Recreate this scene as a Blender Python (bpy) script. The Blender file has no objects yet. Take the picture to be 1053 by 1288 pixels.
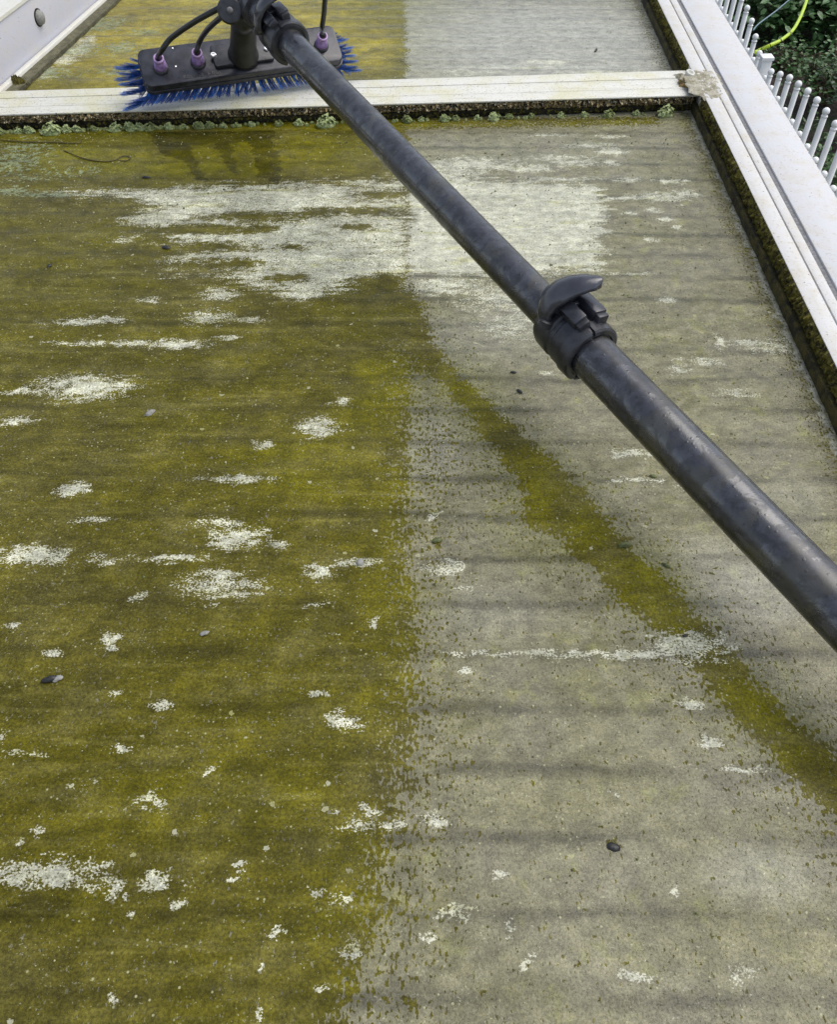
import bpy, bmesh, math, random
import numpy as np
from mathutils import Vector, Matrix, noise as mnoise

S = bpy.context.scene
COL = S.collection
R = math.radians

# ---------------------------------------------------------------- camera, sky, sun, exposure
cam_data = bpy.data.cameras.new('camera')
cam = bpy.data.objects.new('camera', cam_data)
COL.objects.link(cam)
cam.location = (0, 0, 0.6)
cam.rotation_euler = (R(90 - 48.6), 0, 0)
cam_data.sensor_fit = 'VERTICAL'
cam_data.sensor_height = 24
cam_data.lens = 24 * 1054 / 1288
cam_data.clip_start = 0.02
cam_data.clip_end = 500
S.camera = cam
S.render.resolution_x, S.render.resolution_y = 838, 1024

SUN_EL, SUN_AZ = 58, 75          # azimuth measured from +Y towards +X
world = bpy.data.worlds.new('World')
S.world = world
world.use_nodes = True
wn = world.node_tree
sky = wn.nodes.new('ShaderNodeTexSky')
sky.sky_type = 'NISHITA'
sky.sun_disc = False
sky.sun_elevation = R(SUN_EL)
sky.sun_rotation = R(SUN_AZ)
sky.air_density = 1.0
sky.dust_density = 2.5
sky.ozone_density = 1.0
bg = wn.nodes['Background']
bg.inputs['Strength'].default_value = 0.12
hs = wn.nodes.new('ShaderNodeHueSaturation')          # a thin veil of cloud greys the blue
hs.inputs['Saturation'].default_value = 0.55
wn.links.new(sky.outputs[0], hs.inputs['Color'])
wn.links.new(hs.outputs[0], bg.inputs['Color'])

sun_data = bpy.data.lights.new('sun', 'SUN')
sun_data.energy = 1.1
sun_data.angle = R(60)
sun_data.color = (1.0, 0.96, 0.90)
sun = bpy.data.objects.new('sun', sun_data)
COL.objects.link(sun)
sd = Vector((math.sin(R(SUN_AZ)) * math.cos(R(SUN_EL)), math.cos(R(SUN_AZ)) * math.cos(R(SUN_EL)), math.sin(R(SUN_EL))))
sun.rotation_euler = sd.to_track_quat('Z', 'Y').to_euler()
sun.location = sd * 20

S.view_settings.view_transform = 'Standard'
S.view_settings.look = 'None'
S.view_settings.gamma = 1
S.view_settings.use_curve_mapping = False
S.view_settings.exposure = 0.68

# ---------------------------------------------------------------- helpers
WL = {}                                   # world location of every object (parents are never rotated)


def link(o, name, loc, parent):
    COL.objects.link(o)
    loc = Vector(loc)
    if parent:
        o.parent = parent
        o.location = loc - WL[parent.name]
    else:
        o.location = loc
    WL[o.name] = loc
    return o


def tag(o, label=None, cat=None, group=None, kind=None):
    for k, v in (('label', label), ('category', cat), ('group', group), ('kind', kind)):
        if v:
            o[k] = v
    return o


def empty(name, loc):
    o = bpy.data.objects.new(name, None)
    o.empty_display_size = 0.05
    return link(o, name, loc, None)


def mesh(name, V, F, mat, parent=None, loc=None, smooth=False):
    """V in world coordinates; the object's origin goes to loc (default: mean)."""
    V = np.asarray(V, dtype=np.float64).reshape(-1, 3)
    if loc is None:
        loc = (V.min(0) + V.max(0)) / 2
    me = bpy.data.meshes.new(name)
    me.from_pydata((V - np.array(loc)).tolist(), [], F)
    if smooth:
        me.polygons.foreach_set('use_smooth', [True] * len(me.polygons))
    me.materials.append(mat)
    me.update()
    return link(bpy.data.objects.new(name, me), name, loc, parent)


class MB:
    def __init__(s):
        s.V, s.F = [], []

    def add(s, V, F):
        b = len(s.V)
        s.V += [tuple(v) for v in V]
        s.F += [tuple(b + i for i in f) for f in F]

    def build(s, name, mat, parent=None, loc=None, smooth=False):
        return mesh(name, s.V, s.F, mat, parent, loc, smooth)


def prism(poly, z0, z1):
    n = len(poly)
    V = [(x, y, z0) for x, y in poly] + [(x, y, z1) for x, y in poly]
    F = [tuple(range(n))[::-1], tuple(range(n, 2 * n))]
    F += [(i, (i + 1) % n, n + (i + 1) % n, n + i) for i in range(n)]
    return V, F


def frame(d, up=Vector((0, 0, 1))):
    d = Vector(d).normalized()
    a = d.cross(up)
    if a.length < 1e-4:
        a = d.cross(Vector((1, 0, 0)))
    a.normalize()
    return d, a, a.cross(d).normalized()


def tube(pts, rad, n=12, caps=True, jit=0.0, rnd=random):
    pts = [Vector(p) for p in pts]
    if not hasattr(rad, '__len__'):
        rad = [rad] * len(pts)
    V, F = [], []
    up = Vector((0.13, 0.2, 1)).normalized()
    for i, p in enumerate(pts):
        d = pts[min(i + 1, len(pts) - 1)] - pts[max(i - 1, 0)]
        _, a, b = frame(d, up)
        for k in range(n):
            t = 2 * math.pi * k / n
            r = rad[i] * (1 + jit * (rnd.random() - .5))
            V.append(p + a * math.cos(t) * r + b * math.sin(t) * r)
    for i in range(len(pts) - 1):
        for k in range(n):
            F.append((i * n + k, i * n + (k + 1) % n, (i + 1) * n + (k + 1) % n, (i + 1) * n + k))
    if caps:
        F.append(tuple(range(n))[::-1])
        F.append(tuple(range((len(pts) - 1) * n, len(pts) * n)))
    return V, F


def spline(pts, per=8):
    pts = [Vector(p) for p in pts]
    out = []
    for i in range(len(pts) - 1):
        p0, p1, p2, p3 = pts[max(i - 1, 0)], pts[i], pts[i + 1], pts[min(i + 2, len(pts) - 1)]
        for k in range(per):
            t = k / per
            out.append(0.5 * ((2 * p1) + (-p0 + p2) * t + (2 * p0 - 5 * p1 + 4 * p2 - p3) * t * t + (-p0 + 3 * p1 - 3 * p2 + p3) * t ** 3))
    out.append(pts[-1])
    return out


def lathe(c, axis, prof, n=20):
    """prof: (distance along axis, radius)"""
    d, a, b = frame(axis)
    c = Vector(c)
    V, F = [], []
    for h, r in prof:
        for k in range(n):
            t = 2 * math.pi * k / n
            V.append(c + d * h + (a * math.cos(t) + b * math.sin(t)) * max(r, 1e-5))
    for i in range(len(prof) - 1):
        for k in range(n):
            F.append((i * n + k, i * n + (k + 1) % n, (i + 1) * n + (k + 1) % n, (i + 1) * n + k))
    F.append(tuple(range(n))[::-1])
    F.append(tuple(range((len(prof) - 1) * n, len(prof) * n)))
    return V, F


def obox(c, ax, ay, az, sx, sy, sz):
    """box about c with half sizes along three axes"""
    c = Vector(c)
    V = [c + ax * (sx * i) + ay * (sy * j) + az * (sz * k) for i, j, k in
         ((-1, -1, -1), (1, -1, -1), (1, 1, -1), (-1, 1, -1), (-1, -1, 1), (1, -1, 1), (1, 1, 1), (-1, 1, 1))]
    return V, [(3, 2, 1, 0), (4, 5, 6, 7), (0, 1, 5, 4), (1, 2, 6, 5), (2, 3, 7, 6), (3, 0, 4, 7)]


def bevel(o, w, seg=2):
    bm = bmesh.new()
    bm.from_mesh(o.data)
    bmesh.ops.recalc_face_normals(bm, faces=bm.faces)
    ed = [e for e in bm.edges if len(e.link_faces) == 2 and e.calc_face_angle(0) > 0.5]
    bmesh.ops.bevel(bm, geom=ed, offset=w, segments=seg, profile=0.5, affect='EDGES')
    for f in bm.faces:
        f.smooth = True
    bm.to_mesh(o.data)
    bm.free()
    o.data.set_sharp_from_angle(angle=R(42))
    return o


# ---------------------------------------------------------------- node material helper
class NM:
    def __init__(s, name):
        s.m = bpy.data.materials.new(name)
        s.m.use_nodes = True
        s.t = s.m.node_tree
        s.b = s.t.nodes['Principled BSDF']
        s.tc = s.t.nodes.new('ShaderNodeTexCoord')
        s.obj = s.tc.outputs['Object']
        geo = s.t.nodes.new('ShaderNodeNewGeometry')
        s.pos = geo.outputs['Position']

    def put(s, sock, v):
        if isinstance(v, bpy.types.NodeSocket):
            s.t.links.new(v, sock)
        elif hasattr(v, '__len__') and len(v) == 3 and sock.type == 'RGBA':
            sock.default_value = (*v, 1)
        else:
            sock.default_value = v

    def math(s, op, a, b=0.0, clamp=False):
        n = s.t.nodes.new('ShaderNodeMath')
        n.operation = op
        n.use_clamp = clamp
        s.put(n.inputs[0], a)
        s.put(n.inputs[1], b)
        return n.outputs[0]

    def scale(s, v, sc):
        n = s.t.nodes.new('ShaderNodeVectorMath')
        n.operation = 'MULTIPLY'
        s.put(n.inputs[0], v)
        n.inputs[1].default_value = sc
        return n.outputs[0]

    def noise(s, sc, detail=3, rough=0.55, vec=None, dist=0.0):
        n = s.t.nodes.new('ShaderNodeTexNoise')
        v = s.pos if vec is None else vec
        if hasattr(sc, '__len__'):
            v = s.scale(v, sc)
            sc = 1.0
        s.put(n.inputs['Vector'], v)
        n.inputs['Scale'].default_value = sc
        n.inputs['Detail'].default_value = detail
        n.inputs['Roughness'].default_value = rough
        n.inputs['Distortion'].default_value = dist
        return n.outputs[0]

    def vor(s, sc, vec=None, rnd=1.0):
        n = s.t.nodes.new('ShaderNodeTexVoronoi')
        v = s.pos if vec is None else vec
        if hasattr(sc, '__len__'):
            v = s.scale(v, sc)
            sc = 1.0
        s.put(n.inputs['Vector'], v)
        n.inputs['Scale'].default_value = sc
        n.inputs['Randomness'].default_value = rnd
        return n.outputs['Distance'], n.outputs['Color']

    def ss(s, v, lo, hi, a=0.0, b=1.0):
        n = s.t.nodes.new('ShaderNodeMapRange')
        n.interpolation_type = 'SMOOTHSTEP'
        s.put(n.inputs[0], v)
        s.put(n.inputs[1], lo)
        s.put(n.inputs[2], hi)
        s.put(n.inputs[3], a)
        s.put(n.inputs[4], b)
        return n.outputs[0]

    def mix(s, f, a, b, mode='MIX'):
        n = s.t.nodes.new('ShaderNodeMix')
        n.data_type = 'RGBA'
        n.blend_type = mode
        s.put(n.inputs[0], f)
        s.put(n.inputs[6], a)
        s.put(n.inputs[7], b)
        return n.outputs[2]

    def fmix(s, f, a, b):
        n = s.t.nodes.new('ShaderNodeMix')
        s.put(n.inputs[0], f)
        s.put(n.inputs[2], a)
        s.put(n.inputs[3], b)
        return n.outputs[0]

    def mul(s, col, fac):
        n = s.t.nodes.new('ShaderNodeVectorMath')
        n.operation = 'SCALE'
        s.put(n.inputs[0], col)
        s.put(n.inputs['Scale'], fac)
        return n.outputs[0]

    def sep(s, c):
        n = s.t.nodes.new('ShaderNodeSeparateXYZ')
        s.put(n.inputs[0], c)
        return n.outputs

    def attr(s, name):
        n = s.t.nodes.new('ShaderNodeAttribute')
        n.attribute_name = name
        return n.outputs['Vector']

    def bump(s, h, dist, strength=1.0):
        n = s.t.nodes.new('ShaderNodeBump')
        n.inputs['Strength'].default_value = strength
        n.inputs['Distance'].default_value = dist
        s.put(n.inputs['Height'], h)
        s.put(s.b.inputs['Normal'], n.outputs[0])

    def out(s, col, rough=0.5, spec=0.5, metal=0.0, coat=0.0):
        s.put(s.b.inputs['Base Color'], col)
        s.put(s.b.inputs['Roughness'], rough)
        s.put(s.b.inputs['Specular IOR Level'], spec)
        s.put(s.b.inputs['Metallic'], metal)
        s.put(s.b.inputs['Coat Weight'], coat)
        return s.m


def simple(name, col, rough=0.5, var=0.15, sc=60, spec=0.5, metal=0.0, bump=0.0):
    k = NM(name)
    n = k.noise(sc, 4)
    c = k.mul(col, k.ss(n, 0.3, 0.7, 1 - var, 1 + var))
    if bump:
        k.bump(n, bump)
    return k.out(c, rough, spec, metal)


# ---- roof sheet: grime film, algae, scrubbed patches; where they lie comes from vertex masks
def sheet_material():
    k = NM('weathered_polycarbonate')
    A, W, T = k.sep(k.attr('grime'))
    D, L, G = k.sep(k.attr('film'))
    fine = k.noise(420, 4, 0.6)
    fine2 = k.noise(900, 2, 0.6)
    med = k.noise(70, 4, 0.6)
    big = k.noise(9, 3, 0.5)
    strk = k.noise((14, 130, 1), 4, 0.62)
    vstr = k.noise((520, 190, 1), 3, 0.6)
    # algae cover: mask + speckle
    na = k.ss(k.fmix(0.45, k.noise((430, 190, 1), 2, 0.5), k.noise(240, 2, 0.5)), 0.36, 0.64)
    af = k.math('ADD', A, k.math('MULTIPLY', k.math('SUBTRACT', na, 0.5), 1.0))
    af = k.math('ADD', af, k.math('MULTIPLY', k.math('SUBTRACT', med, 0.5), 0.5))
    af = k.ss(af, 0.475, 0.525)
    # scrubbed pale cover
    nw = k.ss(k.fmix(0.42, k.noise((520, 620, 1), 3, 0.65), k.fmix(0.6, strk, k.noise((110, 170, 1), 4, 0.7))), 0.36, 0.64)
    wf = k.math('ADD', W, k.math('MULTIPLY', k.math('SUBTRACT', nw, 0.5), 1.15))
    wf = k.math('MULTIPLY', k.ss(wf, 0.46, 0.66), 0.92)
    # colours
    film = k.mix(k.ss(big, 0.35, 0.65), (0.182, 0.170, 0.112), (0.158, 0.150, 0.068))
    film = k.mix(k.ss(med, 0.35, 0.7), film, (0.215, 0.203, 0.125))
    film = k.mix(k.math('MULTIPLY', k.ss(k.noise(38, 3), 0.58, 0.68), 0.35), film, (0.24, 0.245, 0.075))
    film = k.mix(k.math('MULTIPLY', T, 0.5), film, (0.23, 0.225, 0.07))
    film = k.mix(L, film, (0.37, 0.37, 0.31))
    al = k.mix(k.ss(k.noise((10, 28, 1), 4, 0.6), 0.35, 0.66), (0.074, 0.066, 0.0030), (0.104, 0.092, 0.006))
    al = k.mix(k.math('MINIMUM', T, 1.0), al, (0.138, 0.126, 0.0015))
    al = k.mix(k.math('SUBTRACT', T, 1.0, True), al, (0.31, 0.25, 0.018))
    al = k.mix(k.math('MULTIPLY', k.ss(k.noise((16, 26, 1), 4, 0.6), 0.46, 0.66), 0.65), al, (0.120, 0.107, 0.026))
    al = k.mix(k.math('MULTIPLY', k.ss(k.noise((4, 6, 1), 3, 0.5), 0.46, 0.62), 0.45), al, (0.094, 0.082, 0.018))
    al = k.mix(k.math('MULTIPLY', k.ss(k.noise((8, 90, 1), 4, 0.6), 0.53, 0.68), 0.5), al, (0.165, 0.148, 0.030))
    col = k.mix(af, film, al)
    white = k.mix(k.ss(k.noise(120, 3), 0.4, 0.65), (0.50, 0.50, 0.37), (0.56, 0.56, 0.45))
    white = k.mix(k.math('MULTIPLY', k.ss(k.noise((12, 45, 1), 3), 0.58, 0.7), 0.5), white, (0.42, 0.42, 0.16))
    col = k.mix(wf, col, white)
    # scaly green lichen on the sheet
    gv = k.math('ADD', G, k.math('MULTIPLY', k.math('SUBTRACT', k.noise(150, 4, 0.65), 0.5), 1.9))
    gf = k.ss(gv, 0.5, 0.58)
    col = k.mix(k.math('MULTIPLY', gf, 0.75), col, (0.23, 0.27, 0.15))
    # the ribs inside the multiwall sheet
    y = k.sep(k.pos)[1]
    x = k.sep(k.pos)[0]
    yy = k.math('ADD', y, k.math('MULTIPLY', k.math('SUBTRACT', k.noise((5, 16, 1), 3), 0.5), 0.022))
    ph = k.math('FRACT', k.math('DIVIDE', k.math('ADD', yy, k.math('MULTIPLY', x, 0.01)), 0.0505))
    # rib centre at fraction of .372/.0505 = 7.366
    dd = k.math('ABSOLUTE', k.math('SUBTRACT', ph, 0.366))
    dd = k.math('MINIMUM', dd, k.math('SUBTRACT', 1.0, dd))
    rib = k.ss(dd, 0.0, 0.20, 1.0, 0.0)
    rib = k.math('MULTIPLY', rib, k.ss(k.noise((7, 30, 1), 3, 0.6), 0.36, 0.60, 0.15, 1.0))
    ribk = k.fmix(wf, k.fmix(af, 0.46, 0.26), 0.08)
    ribk = k.fmix(L, ribk, 0.12)
    col = k.mul(col, k.math('SUBTRACT', 1.0, k.math('MULTIPLY', rib, ribk)))
    # damp, darker stains
    dsh = k.ss(k.math('ADD', D, k.math('MULTIPLY', k.math('SUBTRACT', med, 0.5), 0.5)), 0.40, 0.47)
    col = k.mul(col, k.math('SUBTRACT', 1.0, k.math('ADD', k.math('MULTIPLY', D, 0.25), k.math('MULTIPLY', dsh, 0.22))))
    # grain
    col = k.mul(col, k.fmix(af, k.ss(fine, 0.32, 0.68, 0.82, 1.18), k.ss(fine, 0.32, 0.68, 0.70, 1.30)))
    col = k.mul(col, k.ss(k.noise((55, 90, 1), 4, 0.6), 0.32, 0.68, 0.80, 1.22))
    col = k.mul(col, k.ss(fine2, 0.3, 0.7, 0.84, 1.16))
    col = k.mul(col, k.ss(k.noise((14, 22, 1), 5, 0.65), 0.3, 0.7, k.fmix(af, 0.86, 0.74), k.fmix(af, 1.14, 1.26)))
    # small pale and dark specks
    d1, c1 = k.vor((230, 230, 1))
    sp = k.math('MULTIPLY', k.ss(d1, 0.12, 0.26, 1, 0), k.ss(k.sep(c1)[0], 0.80, 0.84))
    sp = k.math('MULTIPLY', sp, k.ss(k.noise(13, 3), 0.42, 0.56))
    col = k.mix(k.math('MULTIPLY', sp, 0.8), col, (0.42, 0.42, 0.24))
    d2, c2 = k.vor((330, 200, 1))
    sp2 = k.math('MULTIPLY', k.ss(d2, 0.12, 0.3, 1, 0), k.ss(k.sep(c2)[1], 0.86, 0.90))
    col = k.mix(k.math('MULTIPLY', k.math('MULTIPLY', sp2, 0.65), k.ss(wf, 0, 1, 1, 0.35)), col, (0.07, 0.066, 0.03))
    h = k.math('ADD', k.math('MULTIPLY', af, 0.6), k.math('MULTIPLY', fine, 0.7))
    h = k.math('ADD', h, k.math('MULTIPLY', k.noise((9, 60, 1), 3), k.ss(y, 1.35, 1.45, 0.5, 4.0)))
    h = k.math('ADD', h, k.math('MULTIPLY', gf, 1.5))
    h = k.math('ADD', h, k.math('MULTIPLY', k.ss(k.noise(620, 2), 0.56, 0.66), 0.5))
    k.bump(h, 0.0004, 0.8)
    d3, c3 = k.vor((75, 85, 1))
    edge3 = k.math('ADD', d3, k.math('MULTIPLY', k.math('SUBTRACT', k.noise(260, 3, 0.6), 0.5), 0.55))
    sz = k.ss(k.sep(c3)[2], 0.0, 1.0, 0.03, 0.16)
    sp3 = k.math('MULTIPLY', k.math('LESS_THAN', edge3, sz), k.ss(k.sep(c3)[0], 0.90, 0.91))
    col = k.mix(k.math('MULTIPLY', sp3, 0.75), col, k.mix(k.sep(c3)[1], (0.46, 0.46, 0.34), (0.34, 0.33, 0.12)))
    rough = k.ss(med, 0.3, 0.7, k.ss(y, 1.40, 1.46, 0.22, 0.16), k.ss(y, 1.40, 1.46, 0.44, 0.28))
    rough = k.fmix(D, rough, 0.16)
    return k.out(col, rough, k.fmix(af, 0.32, 0.16))


def white_metal(name, stain=0.5, tint=(0.74, 0.74, 0.75)):
    k = NM(name)
    n1 = k.noise(30, 5, 0.65)
    n2 = k.noise(260, 4, 0.6)
    n3 = k.noise((110, 12, 60), 4, 0.6)
    c = k.mix(k.math('MULTIPLY', k.ss(n1, 0.42, 0.72), 0.5 * stain), tint, (0.55, 0.50, 0.40))
    c = k.mix(k.math('MULTIPLY', k.ss(n2, 0.57, 0.70), 0.6 * stain), c, (0.42, 0.36, 0.24))
    c = k.mix(k.math('MULTIPLY', k.ss(n3, 0.55, 0.72), 0.35 * stain), c, (0.50, 0.50, 0.42))
    d, cc = k.vor(190)
    sp = k.math('MULTIPLY', k.ss(d, 0.1, 0.22, 1, 0), k.ss(k.sep(cc)[0], 0.93, 0.95))
    c = k.mix(k.math('MULTIPLY', sp, min(1, stain * 1.2)), c, (0.07, 0.055, 0.03))
    k.bump(k.math('ADD', n2, k.noise(700, 2)), 0.00025, 0.6)
    return k.out(c, k.ss(n1, 0.3, 0.7, 0.34, 0.55), 0.45)


def wood_like_cap(name):
    k = NM(name)
    g = k.noise((7, 260, 60), 4, 0.6)
    n1 = k.noise(16, 5, 0.6)
    n2 = k.noise(300, 4, 0.6)
    c = k.mix(k.math('MULTIPLY', k.ss(n1, 0.4, 0.7), 0.75), (0.66, 0.655, 0.60), (0.58, 0.56, 0.35))
    c = k.mix(k.math('MULTIPLY', k.ss(g, 0.55, 0.70), 0.5), c, (0.36, 0.35, 0.25))
    c = k.mix(k.math('MULTIPLY', k.ss(n2, 0.55, 0.68), 0.65), c, (0.24, 0.21, 0.10))
    d, cc = k.vor((240, 300, 100))
    sp = k.math('MULTIPLY', k.ss(d, 0.15, 0.3, 1, 0), k.ss(k.sep(cc)[0], 0.86, 0.89))
    sp = k.math('MULTIPLY', sp, k.ss(k.noise(24, 3), 0.42, 0.58))
    c = k.mix(sp, c, (0.05, 0.045, 0.02))
    k.bump(k.math('ADD', g, n2), 0.0004, 0.6)
    return k.out(c, 0.45, 0.4)


def moss_material(name, a=(0.07, 0.062, 0.012), b=(0.028, 0.022, 0.014), c=(0.19, 0.19, 0.10), sc=110, top=0.62):
    k = NM(name)
    n = k.noise(sc, 5, 0.7)
    n2 = k.noise(sc * 3.5, 4, 0.7)
    col = k.mix(k.ss(n, 0.40, 0.60), b, a)
    col = k.mix(k.ss(n2, top, top + 0.08), col, c)
    k.bump(k.math('ADD', n, n2), 0.0025, 1.0)
    return k.out(col, 0.75, 0.3)


def pole_material():
    k = NM('wet_carbon_pole')
    n1 = k.noise(26, 5, 0.65)
    n2 = k.noise(95, 5, 0.7)
    n3 = k.noise(420, 3, 0.6)
    c = k.mix(k.ss(n2, 0.42, 0.60), (0.014, 0.015, 0.019), (0.034, 0.036, 0.047))
    c = k.mix(k.math('MULTIPLY', k.ss(n1, 0.50, 0.62), 0.55), c, (0.060, 0.057, 0.040))
    d, cc = k.vor(210)
    drop = k.math('MULTIPLY', k.ss(d, 0.12, 0.34, 1, 0), k.ss(k.sep(cc)[0], 0.62, 0.70))
    c = k.mul(c, k.fmix(drop, 1.0, 0.45))
    wet = k.ss(k.noise((34, 34, 34), 5, 0.7, dist=0.5), 0.46, 0.54)
    k.bump(k.math('ADD', k.math('MULTIPLY', drop, 0.5), k.math('ADD', k.math('MULTIPLY', n3, 0.35), k.math('MULTIPLY', wet, 0.10))), 0.0003, 0.8)
    k.b.inputs['IOR'].default_value = 1.62
    return k.out(c, k.fmix(wet, 0.22, 0.34), k.fmix(wet, 0.95, 0.60))


def leaf_material(name, a, b):
    k = NM(name)
    n = k.noise(6, 3)
    oi = k.t.nodes.new('ShaderNodeObjectInfo')
    c = k.mix(k.ss(n, 0.35, 0.65), a, b)
    c = k.mul(c, k.ss(k.noise(45, 2), 0.3, 0.7, 0.6, 1.45))
    return k.out(c, 0.42, 0.5)


M = dict(
    sheet=sheet_material(),
    edge=white_metal('edge_board_paint', 1.35, (0.62, 0.615, 0.60)),
    board=white_metal('outer_board_paint', 1.0, (0.61, 0.61, 0.62)),
    fascia=white_metal('fascia_paint', 0.75, (0.50, 0.51, 0.58)),
    cream=white_metal('cream_top_paint', 0.8, (0.66, 0.66, 0.60)),
    cap=wood_like_cap('transom_paint'),
    gutter=moss_material('gutter_rubber', (0.075, 0.062, 0.014), (0.022, 0.019, 0.009), (0.11, 0.10, 0.03), 60, 0.64),
    rubber=simple('dark_gasket', (0.022, 0.020, 0.012), 0.75, 0.5, 120, spec=0.2, bump=0.0008),
    groove=simple('grey_gasket', (0.16, 0.16, 0.165), 0.6, 0.35, 260, bump=0.0005),
    moss=moss_material('side_moss', (0.16, 0.14, 0.018), (0.032, 0.026, 0.008), (0.24, 0.22, 0.07), 120, 0.58),
    crust=moss_material('crust', (0.30, 0.22, 0.09), (0.016, 0.012, 0.007), (0.62, 0.60, 0.44), 130, 0.54),
    dirt=moss_material('channel_dirt', (0.16, 0.15, 0.09), (0.09, 0.085, 0.05), (0.28, 0.27, 0.18), 90, 0.6),
    sealant=moss_material('old_sealant', (0.46, 0.43, 0.34), (0.26, 0.24, 0.16), (0.56, 0.55, 0.48), 60, 0.58),
    ochre=moss_material('ochre_stain', (0.36, 0.25, 0.09), (0.16, 0.11, 0.05), (0.5, 0.42, 0.25), 120, 0.6),
    lichen=moss_material('pale_green_lichen', (0.50, 0.58, 0.28), (0.27, 0.34, 0.13), (0.66, 0.70, 0.44), 160, 0.56),
    lichen2=moss_material('dull_green_lichen', (0.38, 0.44, 0.18), (0.18, 0.22, 0.08), (0.52, 0.56, 0.30), 170, 0.58),
    pole=pole_material(),
    black=simple('black_plastic', (0.030, 0.031, 0.037), 0.34, 0.45, 90, spec=0.5, bump=0.0004),
    black2=simple('wet_black_plastic', (0.030, 0.031, 0.040), 0.26, 0.45, 60, spec=0.5, bump=0.0004),
    lever=simple('wet_lever_sheen_tint', (0.040, 0.042, 0.054), 0.20, 0.35, 60, spec=0.8, bump=0.0003),  # wet black plastic; lighter bluish base puts some sheen into the colour
    neck=simple('black_rubber_neck', (0.020, 0.020, 0.018), 0.5, 0.4, 80, bump=0.0005),
    hose=simple('black_hose', (0.020, 0.020, 0.021), 0.28, 0.2, 80),
    purple=simple('purple_jet_plastic', (0.34, 0.22, 0.50), 0.35, 0.30, 160),
    lilac=simple('pale_purple_rim', (0.45, 0.30, 0.55), 0.35, 0.15, 160),
    steel=simple('steel_screw', (0.72, 0.72, 0.74), 0.25, 0.2, 90, metal=0.8),
    bristle=simple('blue_bristle', (0.003, 0.050, 0.25), 0.38, 0.55, 240),
    bristle_pale=simple('bright_blue_bristle', (0.006, 0.11, 0.45), 0.38, 0.4, 240),
    fence=simple('white_fence_plastic', (0.84, 0.85, 0.84), 0.4, 0.06, 12),
    soil=None, lime=simple('lime_hose', (0.45, 0.62, 0.03), 0.4, 0.15, 60),
    hosedark=simple('hose_stripe', (0.09, 0.12, 0.02), 0.45, 0.3, 60),
    cord=simple('blue_grey_cord', (0.14, 0.22, 0.27), 0.5, 0.15, 40),
    stem=simple('brown_stem', (0.09, 0.065, 0.04), 0.8, 0.4, 40),
    leaf1=leaf_material('shrub_leaf', (0.045, 0.115, 0.030), (0.070, 0.150, 0.045)),
    leaf2=leaf_material('dark_shrub_leaf', (0.022, 0.062, 0.020), (0.04, 0.09, 0.03)),
    leaf3=leaf_material('ground_plant_leaf', (0.035, 0.10, 0.018), (0.06, 0.13, 0.03)),
    dark_scrap=simple('black_debris', (0.018, 0.018, 0.017), 0.45, 0.4, 300),
    grey_scrap=simple('grey_debris', (0.24, 0.24, 0.22), 0.6, 0.2, 300),
    green_scrap=simple('green_debris', (0.09, 0.105, 0.03), 0.6, 0.3, 300),
    crumb=simple('pale_crumb', (0.38, 0.37, 0.20), 0.7, 0.3, 300),
    twig=simple('olive_stem', (0.10, 0.085, 0.02), 0.6, 0.3, 300),
    wall=simple('rendered_wall', (0.62, 0.60, 0.55), 0.8, 0.08, 20, bump=0.001),
)

# ---------------------------------------------------------------- garden ground
k = NM('garden_soil_and_grass')
n1 = k.noise(1.1, 5, 0.6)
n2 = k.noise(14, 5, 0.7)
n3 = k.noise(70, 3, 0.7)
gc = k.mix(k.ss(n2, 0.35, 0.65), (0.038, 0.029, 0.025), (0.082, 0.064, 0.056))
gc = k.mix(k.math('MULTIPLY', k.ss(n1, 0.45, 0.58), 0.85), gc, (0.022, 0.045, 0.014))
gc = k.mul(gc, k.ss(n3, 0.3, 0.7, 0.6, 1.5))
k.bump(k.math('ADD', n2, n3), 0.03)
M['soil'] = k.out(gc, 0.9, 0.2)
GZ = -2.3
g = mesh('ground', [(-250, -250, GZ), (250, -250, GZ), (250, 250, GZ), (-250, 250, GZ)], [(0, 1, 2, 3)], M['soil'], loc=(0, 0, GZ))
tag(g, kind='structure')

# ---------------------------------------------------------------- conservatory roof
K = 0.02                                     # the right hand edge runs off square by this much


def ex(off, y):
    return off + K * y


def front_y(x):
    return 1.380 + 0.065 * x


def back_y(x):
    return 1.476 + 0.075 * x


def left_x(y):
    return -0.718 + 0.1425 * (y - 1.492)


roof = empty('conservatory_roof', (0, 1.0, 0))
tag(roof, 'algae-stained translucent conservatory roof with white bars, scrubbed pale in one patch', 'roof')

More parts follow.
